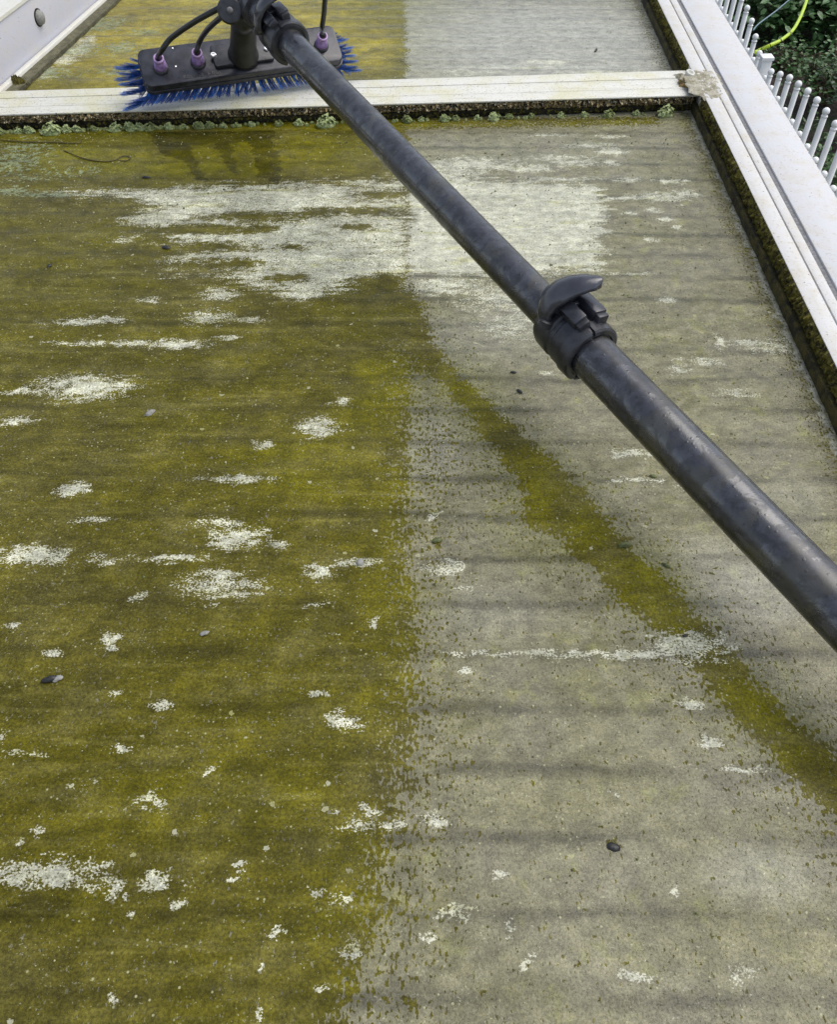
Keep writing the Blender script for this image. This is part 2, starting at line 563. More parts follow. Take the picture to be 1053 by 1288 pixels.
BL = [('W', -0.2988, 1.0419, 0.0702, 0.0107, -0.85), ('W', -0.2272, 1.0732, 0.0644, 0.0124, -0.85), ('W', -0.138, 1.0861, 0.0375, 0.0112, -0.85), ('W', -0.0552, 1.1349, 0.0355, 0.0148, -0.85), ('W', -0.0683, 1.0882, 0.0491, 0.0113, -0.85), ('W', -0.3114, 1.0398, 0.0842, 0.0106, -0.85), ('W', -0.2961, 0.9959, 0.0615, 0.0126, -0.85), ('W', -0.218, 1.0439, 0.0197, 0.0094, -0.85), ('W', -0.1669, 0.9979, 0.0205, 0.0076, -0.85), ('W', -0.2676, 0.9506, 0.0559, 0.0144, -0.85), ('W', -0.4209, 1.1013, 0.0436, 0.0171, -0.85), ('W', -0.3711, 0.9786, 0.0406, 0.0149, -0.85), ('W', -0.2331, 0.9598, 0.0268, 0.0097, -0.85), ('W', -0.0884, 1.048, 0.0226, 0.0081, -0.85), ('W', -0.0465, 0.9146, 0.039, 0.0137, -0.85), ('W', -0.1676, 0.9234, 0.0262, 0.0093, -0.85), ('W', -0.3585, 1.0176, 0.0277, 0.013, -0.85), ('W', -0.3682, 0.7118, 0.0454, 0.0174, 1.0), ('W', -0.4273, 0.7052, 0.0304, 0.004, 0.8), ('W', -0.4249, 0.6565, 0.0168, 0.0062, 0.8), ('W', -0.3998, 0.8312, 0.0379, 0.0063, 0.85), ('W', -0.3725, 0.8359, 0.019, 0.008, 0.8), ('W', -0.3934, 0.7897, 0.0369, 0.0045, 0.8), ('W', -0.2825, 0.7882, 0.035, 0.009, 1.0), ('W', -0.3381, 0.7897, 0.0277, 0.0045, 0.8), ('W', -0.3337, 0.8768, 0.0176, 0.005, 0.8), ('W', -0.2522, 0.8391, 0.0238, 0.0144, 0.8), ('W', -0.206, 0.8359, 0.0238, 0.0048, 0.8), ('W', -0.2476, 0.8886, 0.0197, 0.0136, 0.75), ('W', -0.2197, 0.8002, 0.0139, 0.0045, 0.8), ('W', -0.1028, 0.6466, 0.0183, 0.011, 1.0), ('W', -0.0829, 0.6881, 0.0103, 0.0052, 0.8), ('W', -0.1604, 0.6204, 0.0065, 0.0047, 0.9), ('W', -0.178, 0.5719, 0.0299, 0.0054, 1.0), ('W', -0.3377, 0.558, 0.0155, 0.0085, 0.95), ('W', -0.3499, 0.4776, 0.0276, 0.0111, 1.0), ('W', -0.3699, 0.4721, 0.0145, 0.0064, 1.0), ('W', -0.1689, 0.4974, 0.0237, 0.0115, 1.0), ('W', -0.1888, 0.516, 0.0225, 0.005, 0.75), ('W', -0.1296, 0.4898, 0.0088, 0.0047, 0.9), ('W', -0.2215, 0.4712, 0.0289, 0.0037, 0.85), ('W', -0.2865, 0.4712, 0.0181, 0.0046, 0.75), ('W', -0.3094, 0.5179, 0.015, 0.004, 0.75), ('W', -0.1752, 0.4434, 0.0296, 0.014, 0.72), ('W', -0.1813, 0.4549, 0.0142, 0.0071, 0.85), ('W', -0.2471, 0.4305, 0.007, 0.0043, 0.9), ('W', -0.0903, 0.4567, 0.0114, 0.0063, 1.0), ('W', -0.0515, 0.4675, 0.013, 0.0046, 0.8), ('W', -0.0693, 0.4639, 0.0108, 0.0027, 0.7), ('W', -0.091, 0.422, 0.0104, 0.0025, 0.8), ('W', -0.0418, 0.403, 0.0054, 0.0041, 1.0), ('W', -0.2591, 0.3878, 0.0054, 0.0055, 1.0), ('W', -0.2584, 0.3768, 0.0053, 0.0031, 0.9), ('W', -0.3044, 0.3707, 0.0059, 0.0031, 1.0), ('W', -0.349, 0.4006, 0.0095, 0.004, 0.8), ('W', -0.06, 0.3102, 0.0099, 0.0068, 0.95), ('W', -0.0806, 0.3352, 0.0057, 0.0029, 0.9), ('W', -0.2028, 0.3247, 0.0076, 0.0035, 0.9), ('W', -0.2435, 0.3367, 0.0051, 0.0029, 0.8), ('W', -0.2304, 0.287, 0.0061, 0.0032, 1.0), ('W', -0.1982, 0.2473, 0.0082, 0.0048, 1.0), ('W', -0.2536, 0.2563, 0.0041, 0.003, 0.9), ('W', -0.2693, 0.224, 0.0057, 0.0045, 1.0), ('W', -0.284, 0.2167, 0.0034, 0.0022, 0.9), ('W', -0.2974, 0.2838, 0.0151, 0.0026, 0.7), ('W', -0.3206, 0.2955, 0.0037, 0.0046, 0.9), ('W', -0.2563, 0.195, 0.0374, 0.0085, 0.92), ('W', -0.2774, 0.1924, 0.0219, 0.0053, 0.85), ('W', -0.2088, 0.1871, 0.006, 0.0057, 1.0), ('W', -0.1837, 0.1897, 0.0071, 0.0058, 1.0), ('W', -0.163, 0.1753, 0.0038, 0.003, 1.0), ('W', -0.1772, 0.1977, 0.0022, 0.0021, 1.0), ('W', -0.1956, 0.182, 0.0022, 0.0021, 1.0), ('W', -0.1967, 0.1703, 0.0032, 0.0025, 0.8), ('W', -0.0929, 0.1584, 0.0047, 0.0044, 1.0), ('W', -0.0449, 0.1469, 0.0062, 0.0052, 1.0), ('W', -0.0614, 0.1243, 0.0025, 0.0031, 1.0), ('W', -0.1024, 0.1098, 0.003, 0.0026, 1.0), ('W', -0.1914, 0.119, 0.003, 0.0027, 0.9), ('W', -0.127, 0.2014, 0.0028, 0.0022, 1.0), ('W', -0.1226, 0.1939, 0.0027, 0.0021, 1.0), ('W', -0.0315, 0.2396, 0.0046, 0.0041, 0.9), ('W', -0.0208, 0.2297, 0.0051, 0.004, 1.0), ('W', -0.0408, 0.2292, 0.0171, 0.0046, 0.72), ('W', -0.0598, 0.2396, 0.004, 0.0023, 0.9), ('W', -0.0664, 0.1835, 0.0054, 0.0026, 0.85), ('W', -0.0537, 0.1794, 0.0038, 0.0031, 0.9), ('W', -0.106, 0.1375, 0.0026, 0.0014, 1.0), ('W', -0.1577, 0.2698, 0.0024, 0.0025, 0.9), ('W', 0.0106, 0.232, 0.008, 0.0046, 1.0), ('W', 0.0157, 0.1693, 0.0032, 0.003, 1.0), ('W', 0.027, 0.1708, 0.0096, 0.004, 0.75), ('W', 0.0018, 0.156, 0.0042, 0.0034, 1.0), ('W', 0.0625, 0.1604, 0.0032, 0.0049, 1.0), ('W', 0.0728, 0.1394, 0.0031, 0.0037, 1.0), ('W', 0.141, 0.132, 0.0092, 0.0023, 0.95), ('W', 0.1783, 0.1845, 0.0033, 0.0041, 1.0), ('W', 0.0552, 0.1945, 0.0022, 0.0032, 1.0), ('W', 0.1453, 0.2514, 0.0047, 0.0024, 0.9), ('W', 0.2138, 0.3261, 0.0095, 0.0042, 1.0), ('W', 0.2232, 0.2928, 0.0079, 0.0039, 1.0), ('W', 0.2471, 0.2717, 0.0149, 0.0025, 0.75), ('W', 0.2061, 0.1334, 0.0061, 0.0064, 0.6), ('W', 0.1805, 0.3715, 0.0462, 0.0038, 0.98), ('W', 0.1145, 0.3715, 0.0528, 0.0031, 0.8), ('W', 0.0617, 0.3715, 0.0396, 0.0023, 0.72), ('W', 0.2272, 0.3799, 0.0266, 0.0132, 1.0), ('W', 0.0124, 0.5209, 0.0038, 0.004, 1.0), ('W', 0.0193, 0.5259, 0.003, 0.003, 1.0), ('W', 0.024, 0.4612, 0.0143, 0.0072, 0.72), ('W', 0.0347, 0.4585, 0.0057, 0.0036, 0.9), ('W', 0.038, 0.3549, 0.0052, 0.003, 0.9), ('W', 0.3499, 0.7927, 0.0037, 0.0135, 1.0), ('W', 0.3277, 0.7561, 0.0225, 0.0057, 0.75), ('W', 0.3455, 0.7012, 0.0217, 0.0053, 0.72), ('W', 0.2932, 0.742, 0.0107, 0.0056, 0.8), ('W', 0.4079, 0.7852, 0.0276, 0.0149, 0.66), ('W', 0.2146, 0.5698, 0.0235, 0.0043, 0.8), ('W', 0.2172, 0.6088, 0.0146, 0.0046, 0.85), ('W', 0.2511, 0.6382, 0.005, 0.0036, 0.8), ('W', 0.2374, 0.6088, 0.0065, 0.0046, 0.9), ('W', 0.2047, 0.6065, 0.0048, 0.0034, 0.9), ('W', 0.0879, 1.2258, 0.0598, 0.0176, 0.95), ('W', 0.0398, 1.2133, 0.0594, 0.0298, 0.9), ('W', 0.2441, 1.2308, 0.036, 0.0101, 0.9), ('W', 0.2979, 1.2695, 0.022, 0.0105, 0.95), ('W', 0.2699, 1.2881, 0.0371, 0.0107, 0.75), ('W', 0.1646, 1.2133, 0.0356, 0.0099, 0.85), ('W', 0.3387, 1.128, 0.0431, 0.0113, 0.9), ('W', 0.3808, 1.1394, 0.0137, 0.0115, 0.95), ('W', 0.2983, 1.1235, 0.0679, 0.0045, 0.85), ('W', 0.2027, 1.1816, 0.0584, 0.0072, 0.75), ('W', 0.292, 1.2308, 0.0096, 0.0101, 0.95), ('W', 0.21, 1.2487, 0.0484, 0.0077, 0.7), ('W', 0.1349, 1.2133, 0.0713, 0.0074, 0.8), ('W', 0.3075, 1.1792, 0.0163, 0.0072, 0.9), ('W', 0.3707, 1.1744, 0.021, 0.0071, 0.9), ('W', 0.2182, 1.3236, 0.0377, 0.0056, 0.6), ('W', 0.3053, 1.318, 0.0251, 0.0055, 0.7), ('W', 0.2768, 0.9324, 0.0304, 0.0036, 0.8), ('W', 0.304, 0.8751, 0.0078, 0.005, 0.9), ('W', 0.3127, 1.0176, 0.0085, 0.006, 0.75), ('W', 0.3563, 1.048, 0.0065, 0.0062, 0.8), ('W', 0.3382, 1.0668, 0.0088, 0.0063, 0.9), ('W', 0.3261, 1.0904, 0.0111, 0.0065, 0.85), ('W', 0.2973, 1.0839, 0.0089, 0.0054, 0.9), ('W', 0.1601, 0.7897, 0.0184, 0.0045, 0.7), ('W', 0.1452, 0.735, 0.0107, 0.0042, 0.8), ('W', 0.1931, 0.7957, 0.0074, 0.0045, 0.8), ('W', 0.0376, 0.4391, 0.014, 0.0026, 0.6), ('W', 0.3915, 0.7927, 0.0277, 0.0075, 0.7), ('W', 0.2371, 0.7012, 0.0139, 0.004, 0.7), ('W', 0.2605, 0.5644, 0.0094, 0.0032, 0.8), ('W', 0.1071, 0.8233, 0.0283, 0.0235, 0.62), ('W', 0.0333, 0.9058, 0.0398, 0.0174, 0.8), ('W', 0.1017, 0.8852, 0.0491, 0.0373, 0.68), ('W', 0.128, 0.8472, 0.0192, 0.0226, 0.6), ('W', -0.6307, 1.6764, 0.0207, 0.0384, 0.9), ('W', -0.6466, 1.6274, 0.0232, 0.0295, 0.8), ('W', -0.6648, 1.5665, 0.0282, 0.0279, 0.65), ('W', -0.6282, 1.7234, 0.0181, 0.02, 0.7), ('W', 0.1618, 1.5912, 0.114, 0.0089, 0.72), ('W', 0.2356, 1.6164, 0.036, 0.0109, 0.8), ('W', 0.3574, 1.5665, 0.0846, 0.014, 0.7), ('W', 0.4561, 1.5665, 0.0352, 0.014, 0.75), ('W', 0.1036, 1.5665, 0.0564, 0.014, 0.7), ('T', -0.1023, 0.6088, 0.0971, 0.0692, 0.9), ('T', -0.0394, 0.6689, 0.0508, 0.1927, 0.8), ('T', -0.0252, 0.422, 0.0277, 0.1104, 0.6), ('T', -0.0666, 0.3157, 0.0688, 0.0275, 0.45), ('T', -0.1617, 0.2514, 0.117, 0.0361, 0.35), ('T', -0.0467, 0.1794, 0.0324, 0.0617, 0.5), ('T', 0.1321, 0.533, 0.0685, 0.0819, 0.7), ('T', 0.2132, 0.4391, 0.0421, 0.0609, 0.9), ('T', 0.2772, 0.3157, 0.05, 0.0482, 0.7), ('T', 0.0553, 0.7078, 0.0523, 0.0802, 0.6), ('T', -0.2189, 1.2962, 0.1488, 0.0541, 0.25), ('T', -0.4757, 1.0176, 0.0852, 0.0799, 0.2), ('T', -0.19, 0.6565, 0.1007, 0.0309, 0.5), ('T', 0.0723, 0.3345, 0.0089, 0.0071, 0.9), ('T', 0.1276, 0.3439, 0.0193, 0.0131, 0.5), ('T', 0.1165, 0.3894, 0.0168, 0.0063, 0.5), ('T', 0.2912, 0.6322, 0.0494, 0.0358, 0.4), ('T', -0.2094, 1.0176, 0.0426, 0.012, 0.6), ('T', -0.1423, 1.1123, 0.135, 0.0445, 0.3), ('T', -0.4088, 1.764, 0.5062, 0.4709, 1.85), ('T', -0.0987, 1.6841, 0.1039, 0.2343, 1.75), ('T', -0.3239, 1.2564, 0.3646, 0.0728, 1.12), ('T', 0.0722, 0.2514, 0.0702, 0.024, 0.25), ('T', 0.1695, 0.1546, 0.0786, 0.0241, 0.3), ('T', -0.0854, 1.3661, 0.6421, 0.0203, 0.6), ('A', -0.3216, 1.318, 0.1129, 0.0249, 1), ('A', 0.0199, 0.5179, 0.003, 0.0139, 0.7), ('A', 0.1377, 0.2134, 0.0045, 0.0044, 0.9), ('A', 0.0165, 0.4917, 0.0044, 0.0067, 0.9), ('A', 0.0162, 0.2269, 0.0028, 0.0023, 0.9), ('A', -0.0099, 0.1753, 0.0027, 0.003, 1), ('A', -0.0058, 0.1168, 0.004, 0.0035, 1), ('A', 0.037, 0.1221, 0.0025, 0.0022, 0.8), ('D', -0.28, 1.1673, 0.0812, 0.0094, 0.4), ('D', -0.158, 1.3098, 0.01, 0.0329, 0.25), ('D', -0.1181, 1.2695, 0.0061, 0.0526, 0.25), ('D', -0.302, 0.422, 0.0968, 0.0252, 0.14), ('D', -0.2602, 0.1718, 0.0374, 0.0131, 0.55), ('D', -0.252, 0.1804, 0.0324, 0.0041, 0.4), ('D', -0.2028, 0.4095, 0.041, 0.0247, 0.25), ('D', -0.1487, 0.3661, 0.0919, 0.0091, 0.3), ('D', -0.1557, 0.2167, 0.1464, 0.0056, 0.2), ('D', 0.2414, 0.273, 0.0479, 0.005, 0.3), ('D', 0.1549, 0.2223, 0.17, 0.0056, 0.22), ('L', 0.1389, 1.2695, 0.1958, 0.0658, 0.2), ('L', 0.1985, 1.3807, 0.2587, 0.0353, 0.15), ('L', 0.2381, 0.195, 0.0439, 0.0239, 0.28), ('L', 0.3045, 0.4391, 0.0632, 0.0434, 0.35), ('L', 0.2708, 0.4749, 0.0435, 0.0277, 0.25), ('L', 0.0357, 1.0176, 0.0639, 0.1203, 0.2), ('L', -0.1816, 0.3296, 0.0824, 0.0212, 0.0), ('L', 0.2239, 0.3894, 0.047, 0.0317, 0.2), ('L', 0.3605, 0.533, 0.0457, 0.0408, 0.2), ('L', 0.0873, 0.8078, 0.1027, 0.0691, 0.25), ('L', 0.2426, 1.6841, 0.3561, 0.3147, 0.85), ('L', 0.011, 0.6204, 0.0327, 0.0704, 0.2), ('L', 0.0505, 0.4136, 0.0481, 0.0332, 0.15), ('G', -0.6115, 1.2436, 0.0604, 0.0769, 0.62), ('G', -0.592, 1.1463, 0.0344, 0.0138, 0.8), ('G', -0.5314, 1.1349, 0.0456, 0.0091, 0.75), ('G', -0.6116, 1.2827, 0.0739, 0.0213, 0.6), ('G', -0.6342, 1.806, 0.0624, 0.0513, 0.8), ('G', -0.6307, 1.6764, 0.0739, 0.0384, 0.68), ('G', -0.5586, 1.6841, 0.0504, 0.0387, 0.72), ('G', -0.6577, 1.5665, 0.0705, 0.0349, 0.7), ('G', -0.7376, 1.8946, 0.0323, 0.0918, 0.72), ('G', -0.5325, 1.5735, 0.0707, 0.0281, 0.6), ('G', -0.6869, 1.8276, 0.0472, 0.0522, 0.75), ('G', -0.5315, 1.764, 0.046, 0.0248, 0.6), ('G', -0.5167, 1.2059, 0.071, 0.0197, 0.55), ('G', -0.5684, 1.1816, 0.0701, 0.0144, 0.55)]
POLY = [('L', 0.003, 0.9, [(0.4085, -0.4), (0.4665, 2.5), (0.4725, 2.5), (0.4145, -0.4)]), ('A', 0.012, 0.42, [(0.396, -0.4), (0.454, 2.5), (0.466, 2.5), (0.408, -0.4)]), ('D', 0.003, 0.9, [(-0.4318, 1.3347), (-0.3947, 1.2643), (-0.3676, 1.2436), (-0.3522, 1.2385), (-0.3282, 1.184), (-0.3032, 1.1603), (-0.323, 1.2084), (-0.3453, 1.2539), (-0.3544, 1.2908), (-0.3206, 1.2962), (-0.3024, 1.2513), (-0.2792, 1.201), (-0.2664, 1.1937), (-0.2819, 1.2436), (-0.2954, 1.2935), (-0.2618, 1.3016), (-0.2481, 1.2436), (-0.2363, 1.1888), (-0.2067, 1.165), (-0.1984, 1.1744), (-0.2107, 1.2436), (-0.2251, 1.2962), (-0.2339, 1.3404)]), ('A', 0.007, 1.0, [(-0.5702, 0.0604), (-2.2639, 2.2614), (-0.0341, 2.2614), (-0.0205, 1.5735), (-0.0171, 1.3375), (-0.0126, 0.9234), (-0.0025, 0.8972), (0.0171, 0.7927), (0.0406, 0.7406), (0.0639, 0.7052), (0.0971, 0.6589), (0.1251, 0.618), (0.1472, 0.584), (0.1622, 0.559), (0.1781, 0.5249), (0.1995, 0.4823), (0.2276, 0.4408), (0.2412, 0.4071), (0.2565, 0.3799), (0.2764, 0.3475), (0.2901, 0.317), (0.3258, 0.2748), (0.3094, 0.2269), (0.2755, 0.2667), (0.2581, 0.2955), (0.2389, 0.3254), (0.2249, 0.3571), (0.2088, 0.3878), (0.1875, 0.412), (0.166, 0.4425), (0.1458, 0.473), (0.1301, 0.5013), (0.103, 0.5052), (0.0948, 0.5229), (0.1012, 0.5644), (0.0776, 0.6146), (0.0552, 0.6627), (0.0224, 0.7186), (-0.0058, 0.735), (-0.0067, 0.5752), (-0.0047, 0.4749), (0.001, 0.3894), (-0.0016, 0.3157), (-0.0085, 0.2514), (-0.0172, 0.2167), (-0.0227, 0.1693), (-0.0293, 0.145), (-0.0424, 0.1004), (-0.0588, 0.0604)]), ('A', 0.008, 0.8, [(-0.7269, 1.3291), (-0.2868, 1.3375), (0.3886, 1.3603), (0.3942, 1.3896), (-0.7456, 1.3807)]), ('A', 0.022, -0.42, [(-0.0273, 0.7927), (0.0031, 0.735), (0.0025, 0.4749), (0.0064, 0.3894), (0.0034, 0.3157), (-0.0038, 0.2514), (-0.0147, 0.2057), (-0.0251, 0.145), (-0.0375, 0.1004), (-0.0497, 0.1004), (-0.0408, 0.1693), (-0.0213, 0.2514), (-0.0136, 0.3296), (-0.0178, 0.4749)]), ('A', 0.035, 0.34, [(-0.0235, 0.735), (0.0289, 0.6946), (0.06, 0.6204), (0.0255, 0.533), (0.0163, 0.422), (0.0209, 0.3157), (0.0196, 0.2514), (0.0074, 0.195), (0.0018, 0.145), (-0.0128, 0.0921), (-0.0468, 0.0921), (-0.0166, 0.3157)]), ('A', 0.03, 0.24, [(-0.0066, 0.9414), (0.0646, 0.7213), (0.1808, 0.5537), (0.2584, 0.422), (0.3335, 0.3157), (0.2931, 0.195), (0.2272, 0.2889), (0.1477, 0.422), (0.0706, 0.5229), (0.0116, 0.6946)]), ('W', 0.012, 0.92, [(-0.0169, 1.1792), (0.0453, 1.1937), (0.0858, 1.1792), (0.1318, 1.1697), (0.253, 1.165), (0.2676, 1.1463), (0.2336, 0.9414), (0.1823, 0.9378), (0.1347, 0.927), (0.0745, 0.9342), (-0.0147, 0.9306)]), ('W', 0.014, 0.84, [(-0.5327, 1.1394), (-0.4144, 1.1463), (-0.3375, 1.165), (-0.2609, 1.1556), (-0.0169, 1.1744), (-0.0106, 0.9234), (-0.0567, 0.9199), (-0.0859, 0.9023), (-0.1204, 0.8989), (-0.1378, 0.8718), (-0.1745, 0.8954), (-0.2274, 0.9199), (-0.319, 0.936), (-0.3368, 0.9635), (-0.3115, 0.994), (-0.4002, 1.0136), (-0.3691, 1.0419), (-0.4038, 1.0753), (-0.4072, 1.1146)])]


def seg_sd(px, py, poly):
    """signed distance to a polygon, positive inside"""
    d = np.full(px.shape, 1e9)
    inside = np.zeros(px.shape, bool)
    n = len(poly)
    for i in range(n):
        ax, ay = poly[i]
        bx, by = poly[(i + 1) % n]
        ex_, ey_ = bx - ax, by - ay
        t = np.clip(((px - ax) * ex_ + (py - ay) * ey_) / (ex_ * ex_ + ey_ * ey_ + 1e-12), 0, 1)
        d = np.minimum(d, np.hypot(px - ax - t * ex_, py - ay - t * ey_))
        c = (ay > py) != (by > py)
        xi = ax + (py - ay) / np.where(abs(by - ay) < 1e-12, 1e-12, by - ay) * ex_
        inside ^= c & (px < xi)
    return np.where(inside, d, -d)


def vnoise(x, y, seed):
    xi, yi = np.floor(x).astype(np.int64), np.floor(y).astype(np.int64)
    fx_, fy_ = x - xi, y - yi
    fx_ = fx_ * fx_ * (3 - 2 * fx_)
    fy_ = fy_ * fy_ * (3 - 2 * fy_)

    def h(a, b):
        n = (a * 374761393 + b * 668265263 + seed * 974634777) & 0xffffffff
        n = ((n ^ (n >> 13)) * 1274126177) & 0xffffffff
        return ((n ^ (n >> 16)) & 0xffff) / 65535.0
    return (h(xi, yi) * (1 - fx_) + h(xi + 1, yi) * fx_) * (1 - fy_) + (h(xi, yi + 1) * (1 - fx_) + h(xi + 1, yi + 1) * fx_) * fy_


def fbm(x, y, seed):
    return (vnoise(x, y, seed) * .5 + vnoise(x * 2.03, y * 2.03, seed + 11) * .3 + vnoise(x * 4.1, y * 4.1, seed + 23) * .2)


def masks(X, Y):
    m = {c: np.zeros(X.shape) for c in 'AWTDLG'}
    X0, Y0_ = X, Y
    X = X0 + 0.022 * (fbm(X0 * 45, Y0_ * 90, 1) - .5) + 0.006 * (fbm(X0 * 230, Y0_ * 300, 2) - .5)
    Y = Y0_ + 0.010 * (fbm(X0 * 60, Y0_ * 110, 3) - .5) + 0.004 * (fbm(X0 * 200, Y0_ * 300, 4) - .5)
    ragged = fbm(X0 * 130, Y0_ * 330, 5) - .5
    streaks = fbm(X0 * 22, Y0_ * 210, 6) - .5
    # film grows paler on the second sheet
    for ch, soft, amt, poly in POLY:
        xs = [p[0] for p in poly]
        ys = [p[1] for p in poly]
        pad = soft * 1.2
        sel = (X > min(xs) - pad) & (X < max(xs) + pad) & (Y > min(ys) - pad) & (Y < max(ys) + pad)
        sd_ = seg_sd(X[sel], Y[sel], poly)
        v = 0.5 + sd_ / soft * 0.5
        if ch == 'W':
            v = v + (1.7 * streaks[sel] + 0.8 * ragged[sel]) * np.clip(1.3 - sd_ / (soft * 3.2), 0.25, 1)
        v = np.clip(v, 0, 1) * abs(amt)
        if amt > 0:
            m[ch][sel] = np.maximum(m[ch][sel], v)
        else:
            m[ch][sel] = m[ch][sel] * (1 - v)
    for ch, cx, cy, rx, ry, amt in BL:
        q = 1.9
        sel = (abs(X - cx) < rx * q) & (abs(Y - cy) < ry * q)
        r = np.hypot((X[sel] - cx) / rx, (Y[sel] - cy) / ry)
        v = np.clip(1.08 - 0.62 * r ** 1.1 + 1.3 * ragged[sel] * min(1, rx / 0.012), 0, 1.1) * abs(amt) * np.clip((1.9 - r) * 3, 0, 1)
        if ch in 'TDL' and not (ch == 'D' and amt < 0):
            v = np.clip(1.25 - r ** 1.5, 0, 1) * abs(amt)
        if amt > 0:
            m[ch][sel] = np.maximum(m[ch][sel], v)
        else:
            m[ch][sel] = m[ch][sel] * (1 - np.clip(v * 1.4, 0, 1))
    return m


def sheet(name, xs, ys, left, right, front, back, z, label=None):
    """top skin as a grid, warped to its four sides, closed with a rim below"""
    nx, ny = len(xs), len(ys)
    U, Vv = np.meshgrid(xs, ys)
    Y0 = U * 0
    X = left(Vv) * (1 - U) + right(Vv) * U
    Y = Vv.copy()
    # warp ends so they follow skewed bars
    yf, yb = ys[0], ys[-1]
    wf = np.clip(1 - (Vv - yf) / (yb - yf), 0, 1)
    Y = wf * (front(X) + (Vv - yf)) + (1 - wf) * (back(X) + (Vv - yb))
    Z = np.full(X.shape, z) + 0.0005 * np.sin(Y / 0.0505 * 2 * np.pi)
    top = np.stack([X.ravel(), Y.ravel(), Z.ravel()], 1)
    rim = [(0, 0), (nx - 1, 0), (nx - 1, ny - 1), (0, ny - 1)]
    idx = np.arange(nx * ny).reshape(ny, nx)
    q = np.stack([idx[:-1, :-1].ravel(), idx[:-1, 1:].ravel(), idx[1:, 1:].ravel(), idx[1:, :-1].ravel()], 1)
    nv = nx * ny
    low = [(X[j, i], Y[j, i], z - 0.016) for i, j in rim]
    allv = np.vstack([top, np.array(low)])
    me = bpy.data.meshes.new(name)
    faces_low = [[nv, nv + 3, nv + 2, nv + 1]]
    extra = [idx[0, :].tolist()[::-1] + [nv, nv + 1], idx[:, -1].tolist()[::-1] + [nv + 1, nv + 2],
             idx[-1, :].tolist() + [nv + 2, nv + 3], idx[:, 0].tolist() + [nv + 3, nv]]
    loops = q.ravel().tolist()
    starts = list(range(0, len(loops), 4))
    tot = [4] * len(starts)
    for f in faces_low + extra:
        starts.append(len(loops))
        tot.append(len(f))
        loops += f
    origin = np.array([0, (yf + yb) / 2, z])
    me.vertices.add(len(allv))
    me.vertices.foreach_set('co', (allv - origin).ravel())
    me.loops.add(len(loops))
    me.loops.foreach_set('vertex_index', loops)
    me.polygons.add(len(starts))
    me.polygons.foreach_set('loop_start', starts)
    me.update(calc_edges=True)
    me.validate()
    m = masks(allv[:, 0], allv[:, 1])
    a1 = me.attributes.new('grime', 'FLOAT_VECTOR', 'POINT')
    a1.data.foreach_set('vector', np.stack([m['A'], m['W'], m['T']], 1).astype(np.float32).ravel())
    a2 = me.attributes.new('film', 'FLOAT_VECTOR', 'POINT')
    a2.data.foreach_set('vector', np.stack([m['D'], m['L'], m['G']], 1).astype(np.float32).ravel())
    me.materials.append(M['sheet'])
    o = bpy.data.objects.new(name, me)
    link(o, name, origin, roof)
    if label:
        o['label'] = label
    return o


ys = [-0.5]
while ys[-1] < 1.42:
    y = ys[-1]
    step = 0.05 if y < 0.05 else 0.0011 + 0.0017 * max(0, y - 0.1)
    ys.append(y + step)
ys = np.array(ys)
sheet('roof_panel', np.linspace(0, 1, 880), ys, lambda y: left_x(y) + 0.02, lambda y: ex(0.4235, y),
      lambda x: x * 0 + ys[0], lambda x: 1.42 + 0.07 * x, 0.0, 'near translucent roof panel, half green with algae and half grey, with a scrubbed white patch')
ys2 = np.arange(1.44, 2.6, 0.0035)
sheet('roof_panel', np.linspace(0, 1, 400), ys2, lambda y: left_x(y) + 0.0345, lambda y: ex(0.4235, y),
      lambda x: 1.44 + 0.07 * x, lambda x: x * 0 + ys2[-1], 0.0, 'far translucent roof panel behind the cross bar, yellow-green on the left and clean grey on the right')


def strip(name, a0, a1, y0, y1, z0, z1, mat, parent, step=0, bev=0, label=None, seed=0, amp=0.0):
    """long bar running along the right edge between offsets a0..a1"""
    V, F = prism([(ex(a0, y0), y0), (ex(a1, y0), y0), (ex(a1, y1), y1), (ex(a0, y1), y1)], z0, z1)
    o = mesh(name, V, F, mat, parent)
    if bev:
        bevel(o, bev)
    if label:
        o['label'] = label
    return o


Y0, Y1 = -0.5, 2.6
edge = strip('edge_bar', 0.4300, 0.4535, Y0, Y1, -0.03, 0.035, M['edge'], roof, bev=0.0015, label='white painted bar along the right edge of the roof, brown with age')
strip('edge_bar_lip', 0.4550, 0.4675, Y0, Y1, -0.03, 0.0352, M['edge'], edge, bev=0.0008)
strip('gasket', 0.4683, 0.4742, Y0, Y1, -0.03, 0.0335, M['groove'], edge)
strip('gasket', 0.4222, 0.4298, Y0, Y1, -0.014, 0.0135, M['gutter'], edge, bev=0.001)
ob = strip('outer_board', 0.4750, 0.5410, Y0, Y1, -0.09, 0.036, M['board'], roof, bev=0.002, label='wide white outer board of the roof edge')

# moss hanging on the inner face of the edge bar: a strip of rough geometry
rnd = random.Random(3)


